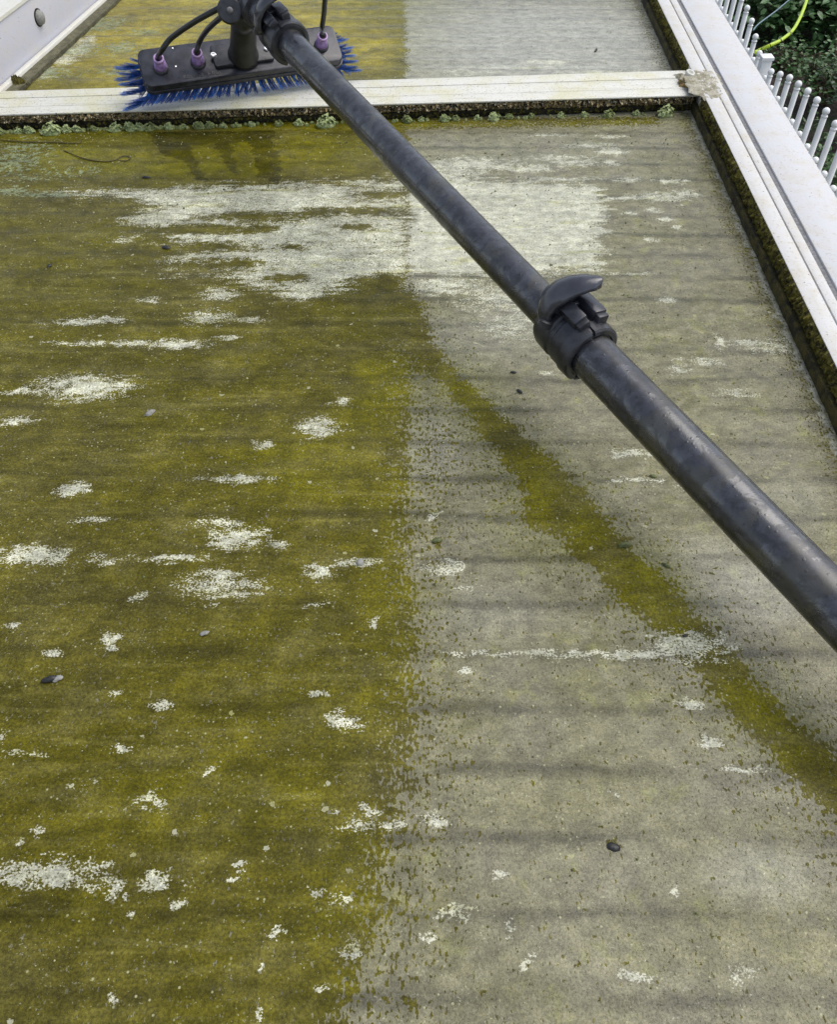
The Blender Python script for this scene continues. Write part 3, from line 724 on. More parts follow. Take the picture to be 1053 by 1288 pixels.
def crust_strip(name, p0, p1, h0, h1, thick, out, mat, parent, nl=900, nh=9, seed=0, fade=None):
    """rough crust on a vertical face from p0 to p1 (xy), heights h0..h1, pushed along out (xy)"""
    V, F = [], []
    p0, p1, out = Vector((*p0, 0)), Vector((*p1, 0)), Vector((*out, 0)).normalized()
    L = (p1 - p0).length
    for i in range(nl + 1):
        t = i / nl
        b = p0.lerp(p1, t)
        s_ = t * L
        for j in range(nh + 1):
            u = j / nh
            n = mnoise.fractal(Vector((s_ * 190 + seed, u * (h1 - h0) * 190, seed)), 0.5, 2.1, 3)
            w = mnoise.noise(Vector((s_ * 22, seed, u * 2)))
            e = math.sin(math.pi * u) ** 0.4
            d = max(0.0, thick * (0.5 + 1.5 * n + 0.5 * w)) * e
            if fade:
                d *= fade(t)
            zz = h0 + (h1 - h0) * u + (0.0015 * w if j in (0, nh) else 0)
            q = b + out * (d + 0.0003)
            V.append((q.x, q.y, zz))
    for i in range(nl):
        for j in range(nh):
            a = i * (nh + 1) + j
            F.append((a, a + nh + 1, a + nh + 2, a + 1))
    o = mesh(name, V, F, mat, parent, smooth=False)
    o['kind'] = 'stuff'
    return o


crust_strip('side_moss', (ex(0.4298, Y0), Y0), (ex(0.4298, 1.39), 1.39), 0.0130, 0.0348, 0.0035, (-1, 0), M['moss'], edge, 1400, 8, 5)
crust_strip('side_moss', (ex(0.4298, 1.51), 1.51), (ex(0.4298, Y1), Y1), 0.0130, 0.0348, 0.0040, (-1, 0), M['moss'], edge, 700, 8, 9)

# ---- the cross bar (transom): two cap boards with a groove, crusted front, dark gasket below
XL, XR = -1.05, 0.4560


def cross(name, f0, f1, z0, z1, mat, parent, bev=0, x0=XL, x1=XR, label=None):
    """f0..f1: fraction from the front edge to the back edge"""
    def yy(x, f):
        return front_y(x) * (1 - f) + back_y(x) * f
    V, F = prism([(x0, yy(x0, f0)), (x1, yy(x1, f0)), (x1, yy(x1, f1)), (x0, yy(x0, f1))], z0, z1)
    o = mesh(name, V, F, mat, parent)
    if bev:
        bevel(o, bev)
    if label:
        o['label'] = label
    return o


cb = cross('cross_bar', 0.0, 0.30, 0.0236, 0.0262, M['cap'], roof, 0.0008, label='white painted cross bar between the two roof panels, its front edge crusted with lichen')
cross('cap_board', 0.315, 0.68, 0.0200, 0.0258, M['cap'], cb, 0.0008)
cross('cap_board', 0.69, 1.0, 0.0185, 0.0264, M['cap'], cb, 0.0008)
cross('bar_core', 0.10, 0.97, 0.0, 0.0172, M['rubber'], cb, 0, x1=0.4495)
cross('gasket', 0.04, 0.098, 0.0002, 0.010, M['rubber'], cb, 0.001, x1=0.4490)
dx, dy = 1.0, 0.065
crust_strip('front_crust', (XL, front_y(XL) + 0.0040), (0.4495, front_y(0.4495) + 0.0040), 0.0110, 0.0240, 0.0065, (0.065, -1), M['crust'], cb, 1500, 8, 2)
crust_strip('front_crust', (XL, front_y(XL) + 0.006), (0.4495, front_y(0.4495) + 0.006), 0.0002, 0.0105, 0.0030, (0.065, -1), M['moss'], cb, 1200, 6, 12)


# ---- old sealant where the cross bar meets the edge bar
def lump(name, cx, cy, rx, ry, z, h, mat, parent, seed, n=46, rot=0):
    V, F = [], []
    r_ = random.Random(seed)
    rings = 16
    V.append((cx, cy, z + h * 0.8))
    for i in range(1, rings + 1):
        for k_ in range(n):
            t = 2 * math.pi * k_ / n
            e = 1 + 0.45 * mnoise.fractal(Vector((math.cos(t) * 1.6 + seed, math.sin(t) * 1.6, seed)), 0.7, 2, 4)
            q = i / rings
            x = rx * q * e * math.cos(t)
            y = ry * q * e * math.sin(t)
            x, y = x * math.cos(rot) - y * math.sin(rot), x * math.sin(rot) + y * math.cos(rot)
            hh = h * (1 - q ** 4) * (0.75 + 0.9 * mnoise.fractal(Vector((x * 130, y * 130, seed)), 0.6, 2, 4))
            V.append((cx + x, cy + y, z + (max(hh, 0.0002) if i < rings else -0.001)))
    for k_ in range(n):
        F.append((0, 1 + k_, 1 + (k_ + 1) % n))
    for i in range(rings - 1):
        for k_ in range(n):
            a = 1 + i * n
            F.append((a + k_, a + n + k_, a + n + (k_ + 1) % n, a + (k_ + 1) % n))
    return mesh(name, V, F, mat, parent, smooth=True)


SX, SY = (0.4716, 1.4338)
se = lump('sealant_patch', SX, SY, 0.038, 0.062, 0.0345, 0.0012, M['sealant'], roof, 4, rot=-0.05)
se['label'] = 'cracked beige sealant smeared over the joint of the two bars'
lump('ochre_stain', 0.4429, 1.4528, 0.013, 0.015, 0.0262, 0.008, M['ochre'], se, 8)
lump('sealant_flake', 0.4437, 1.482, 0.011, 0.014, 0.0262, 0.004, M['sealant'], se, 18)
rc = Vector((0.4512, 1.4717, 0.031))
V, F = lathe(rc, (0.25, -0.2, 1), [(0, 0.006), (0.004, 0.0078), (0.0075, 0.0078), (0.0085, 0.007), (0.0085, 0.0048), (0.003, 0.0042)], 20)
mesh('screw_sleeve', V, F, M['cream'], se, smooth=True)
V, F = lathe(rc + Vector((0, 0, .001)), (0.25, -0.2, 1), [(0, 0.0035), (0.003, 0.0035)], 12)
mesh('screw', V, F, M['rubber'], se)

# ---- fascia at the far left
f0, f1 = -0.5, 2.6


def lprism(a0, a1, z0, z1):
    return prism([(left_x(f0) + a0, f0), (left_x(f0) + a1, f0), (left_x(f1) + a1, f1), (left_x(f1) + a0, f1)], z0, z1)


V, F = lprism(-0.09, 0, -0.05, 0.086)
fa = mesh('side_fascia', V, F, M['fascia'], roof)
bevel(fa, 0.003)
fa['label'] = 'lilac-white upright board at the left edge of the roof with a round screw cap'
V, F = lprism(-0.094, 0.0025, 0.0868, 0.092)
mesh('top_board', V, F, M['cream'], fa)
V, F = lprism(0.002, 0.013, -0.03, 0.008)
bevel(mesh('trim_strip', V, F, M['cream'], fa), 0.0015)
V, F = lprism(0.0135, 0.034, -0.03, 0.0030)
mesh('channel', V, F, M['dirt'], fa)
sc_c = Vector((-0.6911, 1.6806, 0.0522))
nrm = Vector((1, -0.1425, 0)).normalized()
V, F = lathe(sc_c - nrm * 0.001, nrm, [(0, 0.0125), (0.004, 0.0125), (0.008, 0.0105), (0.0105, 0.006), (0.0115, 0.001)], 24)
mesh('screw_cap', V, F, M['grey_scrap'], fa, smooth=True)
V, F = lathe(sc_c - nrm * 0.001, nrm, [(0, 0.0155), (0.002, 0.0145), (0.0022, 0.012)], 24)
mesh('cap_shadow_ring', V, F, M['rubber'], fa).name = 'cap_shade_ring'  # dark ring standing in for the shadow round the screw cap
lump('dark_moss', -0.6948, 1.5186, 0.012, 0.010, 0.001, 0.010, M['moss'], fa, 31)

# ---- wall of the conservatory under the roof (seen only from the side)
wl = empty('conservatory_wall', (ex(0.48, 1), 1.0, GZ))
tag(wl, 'pale rendered side wall carrying the roof edge above the garden', 'wall')
V, F = prism([(ex(0.43, Y0), Y0), (ex(0.52, Y0), Y0), (ex(0.52, Y1), Y1), (ex(0.43, Y1), Y1)], GZ, -0.092)
mesh('wall', V, F, M['wall'], wl)
V, F = prism([(-1.1, Y1 - 0.1), (ex(0.43, Y1) - 0.002, Y1 - 0.1), (ex(0.43, Y1) - 0.002, Y1), (-1.1, Y1)], GZ, -0.0302)
mesh('wall', V, F, M['wall'], wl)

# ---------------------------------------------------------------- lichen clumps along the foot of the cross bar
def lichen_mesh(name, r, h, seed, mat):
    rr = random.Random(seed)
    V, F = [], []
    nl = rr.randint(42, 56)
    for q in range(nl):
        a = rr.random() * 6.283
        d = r * math.sqrt(rr.random()) * 0.85
        cx, cy, cz = d * math.cos(a), d * math.sin(a) * 0.6, h * (1 - (d / r) ** 2) * (0.5 + 0.6 * rr.random())
        s_ = r * (0.10 + 0.13 * rr.random())
        tilt = Vector((cx * 1.2 / r + rr.uniform(-.5, .5), cy * 1.2 / r + rr.uniform(-.8, .2), 1)).normalized()
        _, u, v = frame(tilt, Vector((0.3, 1, 0.1)))
        b = len(V)
        V.append((cx, cy, cz - s_ * 0.12))
        m = 11
        for ring, (rad, lift) in enumerate(((0.6, -0.03), (1.0, 0.16))):
            for k_ in range(m):
                t = 6.283 * k_ / m
                w = rad * s_ * (1 + 0.3 * math.sin(3 * t + q) + rr.uniform(-.18, .18))
                p = Vector((cx, cy, cz)) + (u * math.cos(t) + v * math.sin(t)) * w + tilt * (s_ * lift * (1 + rr.uniform(-1, 1)))
                V.append(tuple(p))
        for k_ in range(m):
            k2 = (k_ + 1) % m
            F.append((b, b + 1 + k_, b + 1 + k2))
            F.append((b + 1 + k_, b + 1 + m + k_, b + 1 + m + k2, b + 1 + k2))
    # a low body so that the clump is solid
    b = len(V)
    m = 14
    V.append((0, 0, h * 0.55))
    for rad, z in ((0.45, 0.42), (0.78, 0.10), (0.7, -0.25)):
        for k_ in range(m):
            t = 6.283 * k_ / m
            w = rad * r * (1 + rr.uniform(-.15, .15))
            V.append((w * math.cos(t), w * math.sin(t) * 0.6, h * z))
    for k_ in range(m):
        k2 = (k_ + 1) % m
        F.append((b, b + 1 + k_, b + 1 + k2))
        for s_ in (0, 1):
            F.append((b + 1 + s_ * m + k_, b + 1 + (s_ + 1) * m + k_, b + 1 + (s_ + 1) * m + k2, b + 1 + s_ * m + k2))
    me = bpy.data.meshes.new(name)
    me.from_pydata(V, [], F)
    me.materials.append(mat)
    me.polygons.foreach_set('use_smooth', [True] * len(me.polygons))
    return me


LM = [lichen_mesh('lichen_clump', 0.010, 0.0085, s, M['lichen'] if s % 3 else M['lichen2']) for s in range(7)]
LICHEN = [(-0.6644, 1.08, 'pale green lichen clump, first from left in the crowded row at the far left'), (-0.6368, 0.96, 'small grey-green lichen clump, second from left in the crowded row at the far left'), (-0.6179, 1.08, 'pale green lichen clump, third from left in the crowded row at the far left'), (-0.5827, 1.92, 'biggest pale green lichen clump near the left end of the white cross bar'), (-0.5601, 1.08, 'pale green lichen clump, fifth from left in the crowded row at the far left'), (-0.5437, 0.96, 'small grey-green lichen clump, sixth from left in the crowded row at the far left'), (-0.5185, 0.84, 'small grey-green lichen clump, seventh from left in the crowded row at the far left'), (-0.4831, 1.32, 'pale green lichen clump, first from left in the row under the brush'), (-0.459, 1.32, 'pale green lichen clump, second from left in the row under the brush'), (-0.4438, 1.08, 'pale green lichen clump, third from left in the row under the brush'), (-0.4286, 1.2, 'pale green lichen clump, fourth from left in the row under the brush'), (-0.3994, 0.96, 'small grey-green lichen clump, fifth from left in the row under the brush'), (-0.3766, 0.6, 'small grey-green lichen clump, first from left in the stretch from brush to pole'), (-0.3524, 1.08, 'pale green lichen clump, second from left in the stretch from brush to pole'), (-0.3346, 0.96, 'small grey-green lichen clump, third from left in the stretch from brush to pole'), (-0.3142, 0.72, 'small grey-green lichen clump, fourth from left in the stretch from brush to pole'), (-0.2682, 0.72, 'small grey-green lichen clump, fifth from left in the stretch from brush to pole'), (-0.2247, 0.84, 'small grey-green lichen clump, sixth from left in the stretch from brush to pole'), (-0.1927, 0.96, 'small grey-green lichen clump, seventh from left in the stretch from brush to pole'), (-0.149, 1.92, 'large pale green lichen clump just left of where the pole crosses the bar'), (-0.1117, 0.72, 'small grey-green lichen clump, first from left in the stretch right of the pole'), (-0.0188, 1.08, 'pale green lichen clump, second from left in the stretch right of the pole'), (0.0045, 0.72, 'small grey-green lichen clump, third from left in the stretch right of the pole'), (0.0434, 1.08, 'pale green lichen clump, fourth from left in the stretch right of the pole'), (0.0603, 0.84, 'small grey-green lichen clump, fifth from left in the stretch right of the pole'), (0.0954, 0.72, 'small grey-green lichen clump, sixth from left in the stretch right of the pole'), (0.124, 1.32, 'pale green lichen clump, seventh from left in the stretch right of the pole'), (0.1475, 0.84, 'small grey-green lichen clump, eighth from left in the stretch right of the pole'), (0.184, 0.72, 'small grey-green lichen clump, first from left in the sparse right end'), (0.2324, 0.84, 'small grey-green lichen clump, second from left in the sparse right end'), (0.2717, 0.84, 'small grey-green lichen clump, third from left in the sparse right end'), (0.3111, 1.2, 'isolated pale lichen clump, next one left of the large clump in the right corner'), (0.3572, 0.72, 'small grey-green lichen clump, fifth from left in the sparse right end'), (0.4047, 1.8, 'large yellow-green lichen clump at the right end of the cross bar, near the corner')]
for i, (lx, sz, lab) in enumerate(LICHEN):
    o = bpy.data.objects.new('lichen_clump', LM[i % 7 if sz < 1.3 else (1 if i % 2 else 2)])
    link(o, 'lichen_clump', (lx, front_y(lx) - 0.006 * sz - 0.002, 0.001), None)
    o.scale = (sz, sz, sz * 0.95)
    o.rotation_euler = (0, 0, rnd.uniform(-0.5, 0.5))
    tag(o, lab, 'lichen', 'lichen clumps along the foot of the cross bar')
BITS = MB()
for i in range(170):
    lx = rnd.uniform(-0.72, 0.41) if i % 2 else rnd.uniform(-0.72, -0.3)
    s_ = rnd.uniform(0.0015, 0.004)
    c = Vector((lx, front_y(lx) - rnd.uniform(0.0, 0.010), s_ * 0.4))
    V, F = lathe(c - Vector((0, 0, s_)), (rnd.uniform(-.3, .3), rnd.uniform(-.3, .3), 1), [(0, s_ * .8), (s_, s_), (s_ * 1.7, s_ * .6)], 7)
    BITS.add(V, F)
o = BITS.build('lichen_crumbs', M['lichen2'], None)
tag(o, 'small grey-green lichen crumbs scattered along the foot of the cross bar', 'lichen', kind='stuff')

# ---------------------------------------------------------------- debris lying on the near panel
def scrap(name, x, y, r, h, mat, seed, asp=0.6, rot=0.0):
    rr = random.Random(seed)
    n = 15
    V = [(0, 0, h)]
    for ring, (q, z) in enumerate(((0.5, 0.95), (0.85, 0.55), (1.0, 0.0))):
        for k_ in range(n):
            t = 6.283 * k_ / n
            e = 1 + 0.22 * math.sin(2 * t + seed) + rr.uniform(-.14, .14)
            px, py = r * q * e * math.cos(t), r * q * e * asp * math.sin(t)
            V.append((px * math.cos(rot) - py * math.sin(rot), px * math.sin(rot) + py * math.cos(rot), h * z + rr.uniform(-.1, .1) * h))
    F = [(0, 1 + k_, 1 + (k_ + 1) % n) for k_ in range(n)]
    for s_ in (0, 1):
        for k_ in range(n):
            k2 = (k_ + 1) % n
            F.append((1 + s_ * n + k_, 1 + (s_ + 1) * n + k_, 1 + (s_ + 1) * n + k2, 1 + s_ * n + k2))
    V = [(a + x, b + y, c + 0.0007) for a, b, c in V]
    return mesh(name, V, F, mat, None, loc=(x, y, 0.0007), smooth=True)


for nm, (x, y), r, mat, asp, rot, lab in [('debris_scrap', (-0.299, 0.3475), 0.0062, 'dark_scrap', 0.55, 0.1, 'black crumpled leaf scrap on the green algae near the left edge of the panel'), ('debris_scrap', (-0.2934, 0.3483), 0.0038, 'grey_scrap', 0.9, 0.1, 'small grey flake touching the black leaf scrap near the left edge'), ('debris_scrap', (-0.1813, 0.3917), 0.0034, 'grey_scrap', 0.8, 0.4, 'pale grey pellet on the algae left of the middle of the panel'), ('debris_scrap', (-0.2858, 0.6689), 0.0066, 'grey_scrap', 0.45, 0.6, 'grey shell-like bit on the green algae, left, below the scrubbed patch'), ('debris_scrap', (-0.0529, 0.4675), 0.0042, 'grey_scrap', 0.8, 0.2, 'grey speck lying on a pale streak just left of the algae boundary'), ('debris_scrap', (0.1377, 0.2134), 0.0042, 'dark_scrap', 0.8, 0.2, 'dark pellet on the grey lower right part of the panel'), ('debris_scrap', (0.0173, 0.4936), 0.0042, 'green_scrap', 0.9, 0.2, 'dark green blob just right of the algae boundary at mid panel'), ('debris_scrap', (0.1903, 0.4879), 0.0062, 'green_scrap', 0.5, 0.4, 'green-brown curl on the algae strip under the pole'), ('debris_scrap', (0.2237, 0.4639), 0.0045, 'green_scrap', 0.4, -0.5, 'small brown seed right of the diagonal algae strip'), ('debris_scrap', (0.1107, 0.7038), 0.0042, 'dark_scrap', 0.5, -0.6, 'dark seed on the grey film left of the pole clamp, lower one'), ('debris_scrap', (0.1062, 0.7364), 0.0034, 'dark_scrap', 0.5, 0.1, 'dark seed on the grey film left of the pole clamp, upper one'), ('debris_scrap', (-0.3336, 0.994), 0.0052, 'dark_scrap', 0.8, 0.2, 'dark round bit at the lower left edge of the scrubbed white patch'), ('debris_scrap', (-0.4007, 1.184), 0.0058, 'dark_scrap', 0.5, 0.3, 'dark scrap above the left end of the scrubbed white patch'), ('debris_scrap', (0.3294, 1.6687), 0.0065, 'dark_scrap', 0.4, 1.2, 'black scrap standing out on the clean far roof panel'), ('debris_scrap', (-0.4754, 0.9506), 0.0035, 'dark_scrap', 0.8, 0.2, 'dark speck on brown-green algae near the left edge, level with the white patch'), ('debris_scrap', (0.2252, 0.3894), 0.0022, 'dark_scrap', 0.8, 0.2, 'dark dot by the pale blotch on the algae strip'), ('debris_scrap', (0.2328, 0.5752), 0.0038, 'green_scrap', 0.7, 0.2, 'olive crumb on a pale streak close below the pole')]:
    o = scrap(nm, x, y, r, r * 0.45, M[mat], int(abs(x * 997 + y * 313)), asp, rot)
    tag(o, lab, 'debris')

for pts, rad, mat, lab in [([(-0.5463, 1.2695), (-0.5089, 1.2436), (-0.4761, 1.2334), (-0.4593, 1.2385), (-0.4557, 1.2487)], 0.0009, 'twig', 'thin curved stem lying on the green algae left of the damp stains'), ([(-0.4582, 1.2436), (-0.4491, 1.2513), (-0.4382, 1.2461), (-0.4431, 1.2359), (-0.4557, 1.2385)], 0.0008, 'twig', 'olive curled end of a stem beside the thin curved stem'), ([(-0.6691, 1.307), (-0.6166, 1.2989), (-0.5662, 1.2962), (-0.5307, 1.2935), (-0.5299, 1.3043)], 0.0009, 'twig', 'dark stem lying along the foot of the cross bar at the far left')]:
    P_ = spline([(x, y, 0.0012) for x, y in pts], 6)
    V, F = tube(P_, [rad * (0.6 + 0.6 * math.sin(3.1 * i / len(P_) + .1)) for i in range(len(P_))], 7)
    tag(mesh('plant_stem', V, F, M[mat], smooth=True), lab, 'stem')

# loose grit and crumbs nobody could count, thicker near the cross bar
for mat, n_, lab in (('green_scrap', 900, 'fine dark olive grit strewn over the near roof panel'), ('crumb', 900, 'fine pale crumbs of dried lichen strewn over the near roof panel')):
    gm = MB()
    for _ in range(n_):
        t_ = rnd.random()
        y = 1.33 - 1.25 * t_ ** 1.5
        x = rnd.uniform(-0.62, 0.41) * min(1, 0.35 + y)
        if y > front_y(x) - 0.012:
            continue
        s_ = rnd.uniform(0.0005, 0.0013) * (0.6 + 0.5 * y) * (1.5 if rnd.random() < .06 else 1)
        a = rnd.random() * 6.28
        m_ = 5
        VV = [(x, y, 0.0006 + s_ * .8)] + [(x + s_ * rnd.uniform(.6, 1.3) * math.cos(a + 6.283 * q / m_), y + s_ * rnd.uniform(.6, 1.3) * math.sin(a + 6.283 * q / m_), 0.0002) for q in range(m_)]
        gm.add(VV, [(0, 1 + q, 1 + (q + 1) % m_) for q in range(m_)])
    o = gm.build('grit', M[mat])
    tag(o, lab, 'grit', kind='stuff')

# ---------------------------------------------------------------- the water fed brush pole
PA, PB, PC, PJ = Vector((-0.2395, 1.3204, 0.191)), Vector((-0.1703, 1.2005, 0.1772)), Vector((0.4659, 0.0993, 0.0497)), Vector((0.1426, 0.659, 0.1145))
# PA upper end, PJ clamp, PC beyond the lower edge of the picture
wp = empty('brush_pole', PA)
tag(wp, 'long black telescopic pole with a blue-bristled wash brush at its far end', 'brush')
u = (PC - PA).normalized()
CAMP = Vector((0, 0, 0.6))


def pole_piece(a, b, r, label):
    n = 60
    pts = [a.lerp(b, i / n) for i in range(n + 1)]
    V, F = tube(pts, r, 40)
    o = mesh('pole_section', V, F, M['pole'], wp, smooth=True)
    o.data.set_sharp_from_angle(angle=R(50))
    o['label'] = label
    return o


R1, R2 = 0.0187, 0.0222
pole_piece(PA, PJ, R1, 'thinner upper pole section reaching the brush')
pole_piece(PJ - u * 0.006, PC, R2, 'thicker lower pole section')


def clamp(c, r, s, lab, roll=0.0, du=0.0):
    """folding lever clamp round the pole at c; s scales it"""
    v = (CAMP - c)
    v = (v - u * v.dot(u)).normalized()
    n = u.cross(v).normalized()
    if n.x < 0:
        n = -n

    n, v = n * math.cos(roll) + v * math.sin(roll), v * math.cos(roll) - n * math.sin(roll)

    def pt(a, b, d):
        return c + (u * a + n * b + v * d) * s
    V, F = lathe(c, u, [(x * s, rr * s) for x, rr in ((-0.027, r / s + .0006), (-0.026, 0.0262), (-0.020, 0.0285), (-0.004, 0.0290), (-0.002, 0.0272), (0.003, 0.0272), (0.005, 0.0290),
                                                      (0.024, 0.0288), (0.030, 0.0272), (0.031, r / s + .0006))], 40)
    cl = mesh('clamp', V, F, M['black'], wp, smooth=True)
    cl.data.set_sharp_from_angle(angle=R(30))
    cl['label'] = lab
    # end ring with a split
    V, F = [], []
    ring = MB()
    for a0, a1 in ((-2.9, 0.78), (0.90, 3.2)):
        segs = 26
        prof = ((0.019, 0.0288), (0.019, 0.0305), (0.031, 0.0300), (0.0325, 0.0280), (0.0325, 0.024))
        VV, FF = [], []
        for i in range(segs + 1):
            t = a0 + (a1 - a0) * i / segs
            for h, rad in prof:
                VV.append(pt(h, rad * math.cos(t + 0.2), rad * math.sin(t + 0.2)))
        m = len(prof)
        for i in range(segs):
            for j in range(m - 1):
                FF.append((i * m + j, (i + 1) * m + j, (i + 1) * m + j + 1, i * m + j + 1))
        FF.append(tuple(range(m)))
        FF.append(tuple(range(segs * m, segs * m + m))[::-1])
        ring.add(VV, FF)
    ring.build('clamp_ring', M['black'], cl)
    # jaws either side of the slot
    for (n0, d0, t) in ((0.0125, 0.0275, 0.62), (0.0275, 0.0155, 0.05)):
        ax = (n * math.cos(1.57 + t - 0.9) + v * math.sin(1.57 + t - 0.9))
        ay = u
        az = ax.cross(ay)
        o = mesh('clamp_jaw', *obox(pt(0.004, n0, d0), ax, ay, az, 0.0085 * s, 0.0145 * s, 0.0072 * s), M['black2'], cl)
        bevel(o, 0.0022 * s)
        o = mesh('jaw_rib', *obox(pt(0.0205, n0 * 0.97, d0 * 0.97), ax, ay, az, 0.0072 * s, 0.0035 * s, 0.006 * s), M['black'], cl)
        bevel(o, 0.0012 * s)
    V, F = tube([pt(-0.006, 0.008, 0.0335), pt(-0.006, 0.034, 0.013)], 0.0028 * s, 12)
    mesh('clamp_pin', V, F, M['black2'], cl, smooth=True)
    # mount on which the lever pivots
    o = mesh('lever_mount', *obox(pt(-0.016, 0.016, 0.026), n, u, v, 0.014 * s, 0.008 * s, 0.010 * s), M['black'], cl)
    bevel(o, 0.003 * s)
    # the lever: a curved tapering blade
    cp = [(-0.0135, -0.010, 0.0285), (-0.0185, -0.003, 0.0345), (-0.0205, 0.008, 0.0390), (-0.0180, 0.019, 0.0410), (-0.0135, 0.030, 0.0400), (-0.0075, 0.040, 0.0370), (-0.001, 0.048, 0.0330), (0.003, 0.0515, 0.0310)]
    wd = [0.0080, 0.0130, 0.0158, 0.0168, 0.0164, 0.0148, 0.0110, 0.0050]
    pts = spline([pt(q[0] + du, q[1], q[2]) for q in cp], 5)
    VV, FF = [], []
    NP = len(pts)
    m = 12
    for i, p_ in enumerate(pts):
        tq = i / (NP - 1) * (len(wd) - 1)
        a = int(min(tq, len(wd) - 2))
        w = (wd[a] + (wd[a + 1] - wd[a]) * (tq - a)) * s
        d = (pts[min(i + 1, NP - 1)] - pts[max(i - 1, 0)]).normalized()
        side = (u - d * u.dot(d)).normalized()
        nn = d.cross(side).normalized()
        if nn.dot(v) < 0:
            nn = -nn
        side = (side + nn * 0.25).normalized()
        for j in range(m):
            t = 6.283 * j / m
            VV.append(p_ + side * (math.cos(t) * w) + nn * (math.sin(t) * 0.0034 * s * (0.5 + 0.5 * w / (0.0138 * s)) + (0.0022 * s) * (1 - math.cos(t) ** 2) - 0.004 * s * math.cos(t) ** 2))
    for i in range(NP - 1):
        for j in range(m):
            FF.append((i * m + j, i * m + (j + 1) % m, (i + 1) * m + (j + 1) % m, (i + 1) * m + j))
    FF.append(tuple(range(m))[::-1])
    FF.append(tuple(range((NP - 1) * m, NP * m)))
    mesh('clamp_lever', VV, FF, M['lever'], cl, smooth=True)
    V, F = lathe(pt(-0.010, -0.012, 0.028), n + v * 0.6, [(0, .007 * s), (.006 * s, .007 * s), (.007 * s, .005 * s), (.007 * s, .0025 * s), (.004 * s, .002 * s)], 18)
    mesh('lever_pivot', V, F, M['black'], cl)
    return cl


clamp(PJ + u * 0.006, R2, 1.0, 'middle pole clamp with its curved lever folded to the right')
clamp(Vector((-0.1843, 1.2249, 0.18)), R1, 0.93, 'upper pole clamp next to the brush', 0.35, 0.010)

# brush head frame
BC = Vector((-0.2785, 1.416, 0.085))
bx = Vector((0.940, 0.342, 0)).normalized()
al_ = R(32)
by = Vector((-0.342 * math.cos(al_), 0.940 * math.cos(al_), math.sin(al_))).normalized()
bz = bx.cross(by).normalized()


def bp(x, y, z=0.0):
    return BC + bx * x + by * y + bz * z


def rounded(hx, hy, r, seg=6):
    out = []
    for cx, cy, a0 in ((hx - r, hy - r, 0), (-hx + r, hy - r, 90), (-hx + r, -hy + r, 180), (hx - r, -hy + r, 270)):
        for i in range(seg + 1):
            t = R(a0 + 90 * i / seg)
            out.append((cx + r * math.cos(t), cy + r * math.sin(t)))
    return out


def bprism(poly, z0, z1, lift=None):
    n = len(poly)
    V = [bp(x, y, z0) for x, y in poly] + [bp(x, y, z1) for x, y in poly]
    F = [tuple(range(n))[::-1], tuple(range(n, 2 * n))] + [(i, (i + 1) % n, n + (i + 1) % n, n + i) for i in range(n)]
    return V, F


HX, HY = 0.158, 0.033
blk = mesh('brush_block', *bprism(rounded(HX, HY, 0.012), -0.016, 0), M['black2'], wp)
bevel(blk, 0.0025)
o = mesh('block_rim', *bprism(rounded(HX + .0015, HY + .0015, 0.013), -0.018, -0.0115), M['black'], blk)
bevel(o, 0.001)
o = mesh('mount_plate', *bprism(rounded(0.047, 0.019, 0.004), 0.0002, 0.0065), M['black'], blk)
bevel(o, 0.0015)
for x, y in [(-0.0454, 0.0012), (0.0389, -0.0001)]:
    V, F = lathe(bp(x, y, 0.006), bz, [(0, .0048), (.0022, .0044), (.003, .003), (.003, .0022), (.0012, .0018)], 16)
    mesh('screw', V, F, M['steel'], blk, smooth=False)
for x, y in [(-0.1025, 0.0268), (-0.1056, -0.005)]:
    V, F = lathe(bp(x, y, -0.001), bz, [(0, .0018), (.0022, .0014)], 8)
    mesh('rivet', V, F, M['steel'], blk)
# faint raised lettering on the front lip of the block: unreadable marks as in the photograph
o = None
lett = MB()
rl = random.Random(4)
x = -0.098
for i in range(11):
    w = rl.uniform(0.0022, 0.0036)
    hgt = 0.0050
    kind = i % 4
    if i != 6:
        parts = [(x, -0.0248, 0.0006, hgt / 2)]
        if kind in (0, 1):
            parts += [(x + w / 2, -0.0248 + hgt / 2, w / 2, .0006), (x + w, -0.0248, .0006, hgt / 2)]
        if kind in (1, 2):
            parts += [(x + w / 2, -0.0248 - hgt / 2, w / 2, .0006)]
        if kind in (0, 3):
            parts += [(x + w / 2, -0.0248, w / 2, .0006)]
        for px, py, sx, sy in parts:
            V, F = obox(bp(px, py, 0.0003), bx, by, bz, sx, sy, 0.0005)
            lett.add(V, F)
    x += w + 0.0028
lett.build('embossed_mark', M['black'], blk)['kind'] = 'stuff'

JETS = [((-0.1286, -0.0042), (-0.05, -0.1)), ((-0.0707, -0.0034), (-0.03, -0.1)), ((0.1282, -0.0034), (0.0, -0.1))]
for i, ((jx, jy), tilt) in enumerate(JETS):
    ax = (bz + bx * tilt[0] + by * tilt[1]).normalized()
    V, F = lathe(bp(jx, jy, 0.0), ax, [(0, .0116), (.002, .0118), (.0045, .0103), (.005, .0060)], 24)
    j0 = mesh('jet_collar', V, F, M['black'], blk, smooth=True)
    V, F = lathe(bp(jx, jy, 0.003), ax, [(0, .0098), (.007, .0095), (.018, .0075), (.0185, .0070)], 24)
    mesh('jet', V, F, M['purple'], blk, smooth=True)
    V, F = lathe(bp(jx, jy, 0.003), ax, [(.0180, .0068), (.0186, .0080), (.0225, .0080), (.0232, .0074), (.0232, .0056), (.0170, .0052)], 24)
    mesh('jet_rim', V, F, M['lilac'], blk, smooth=True)
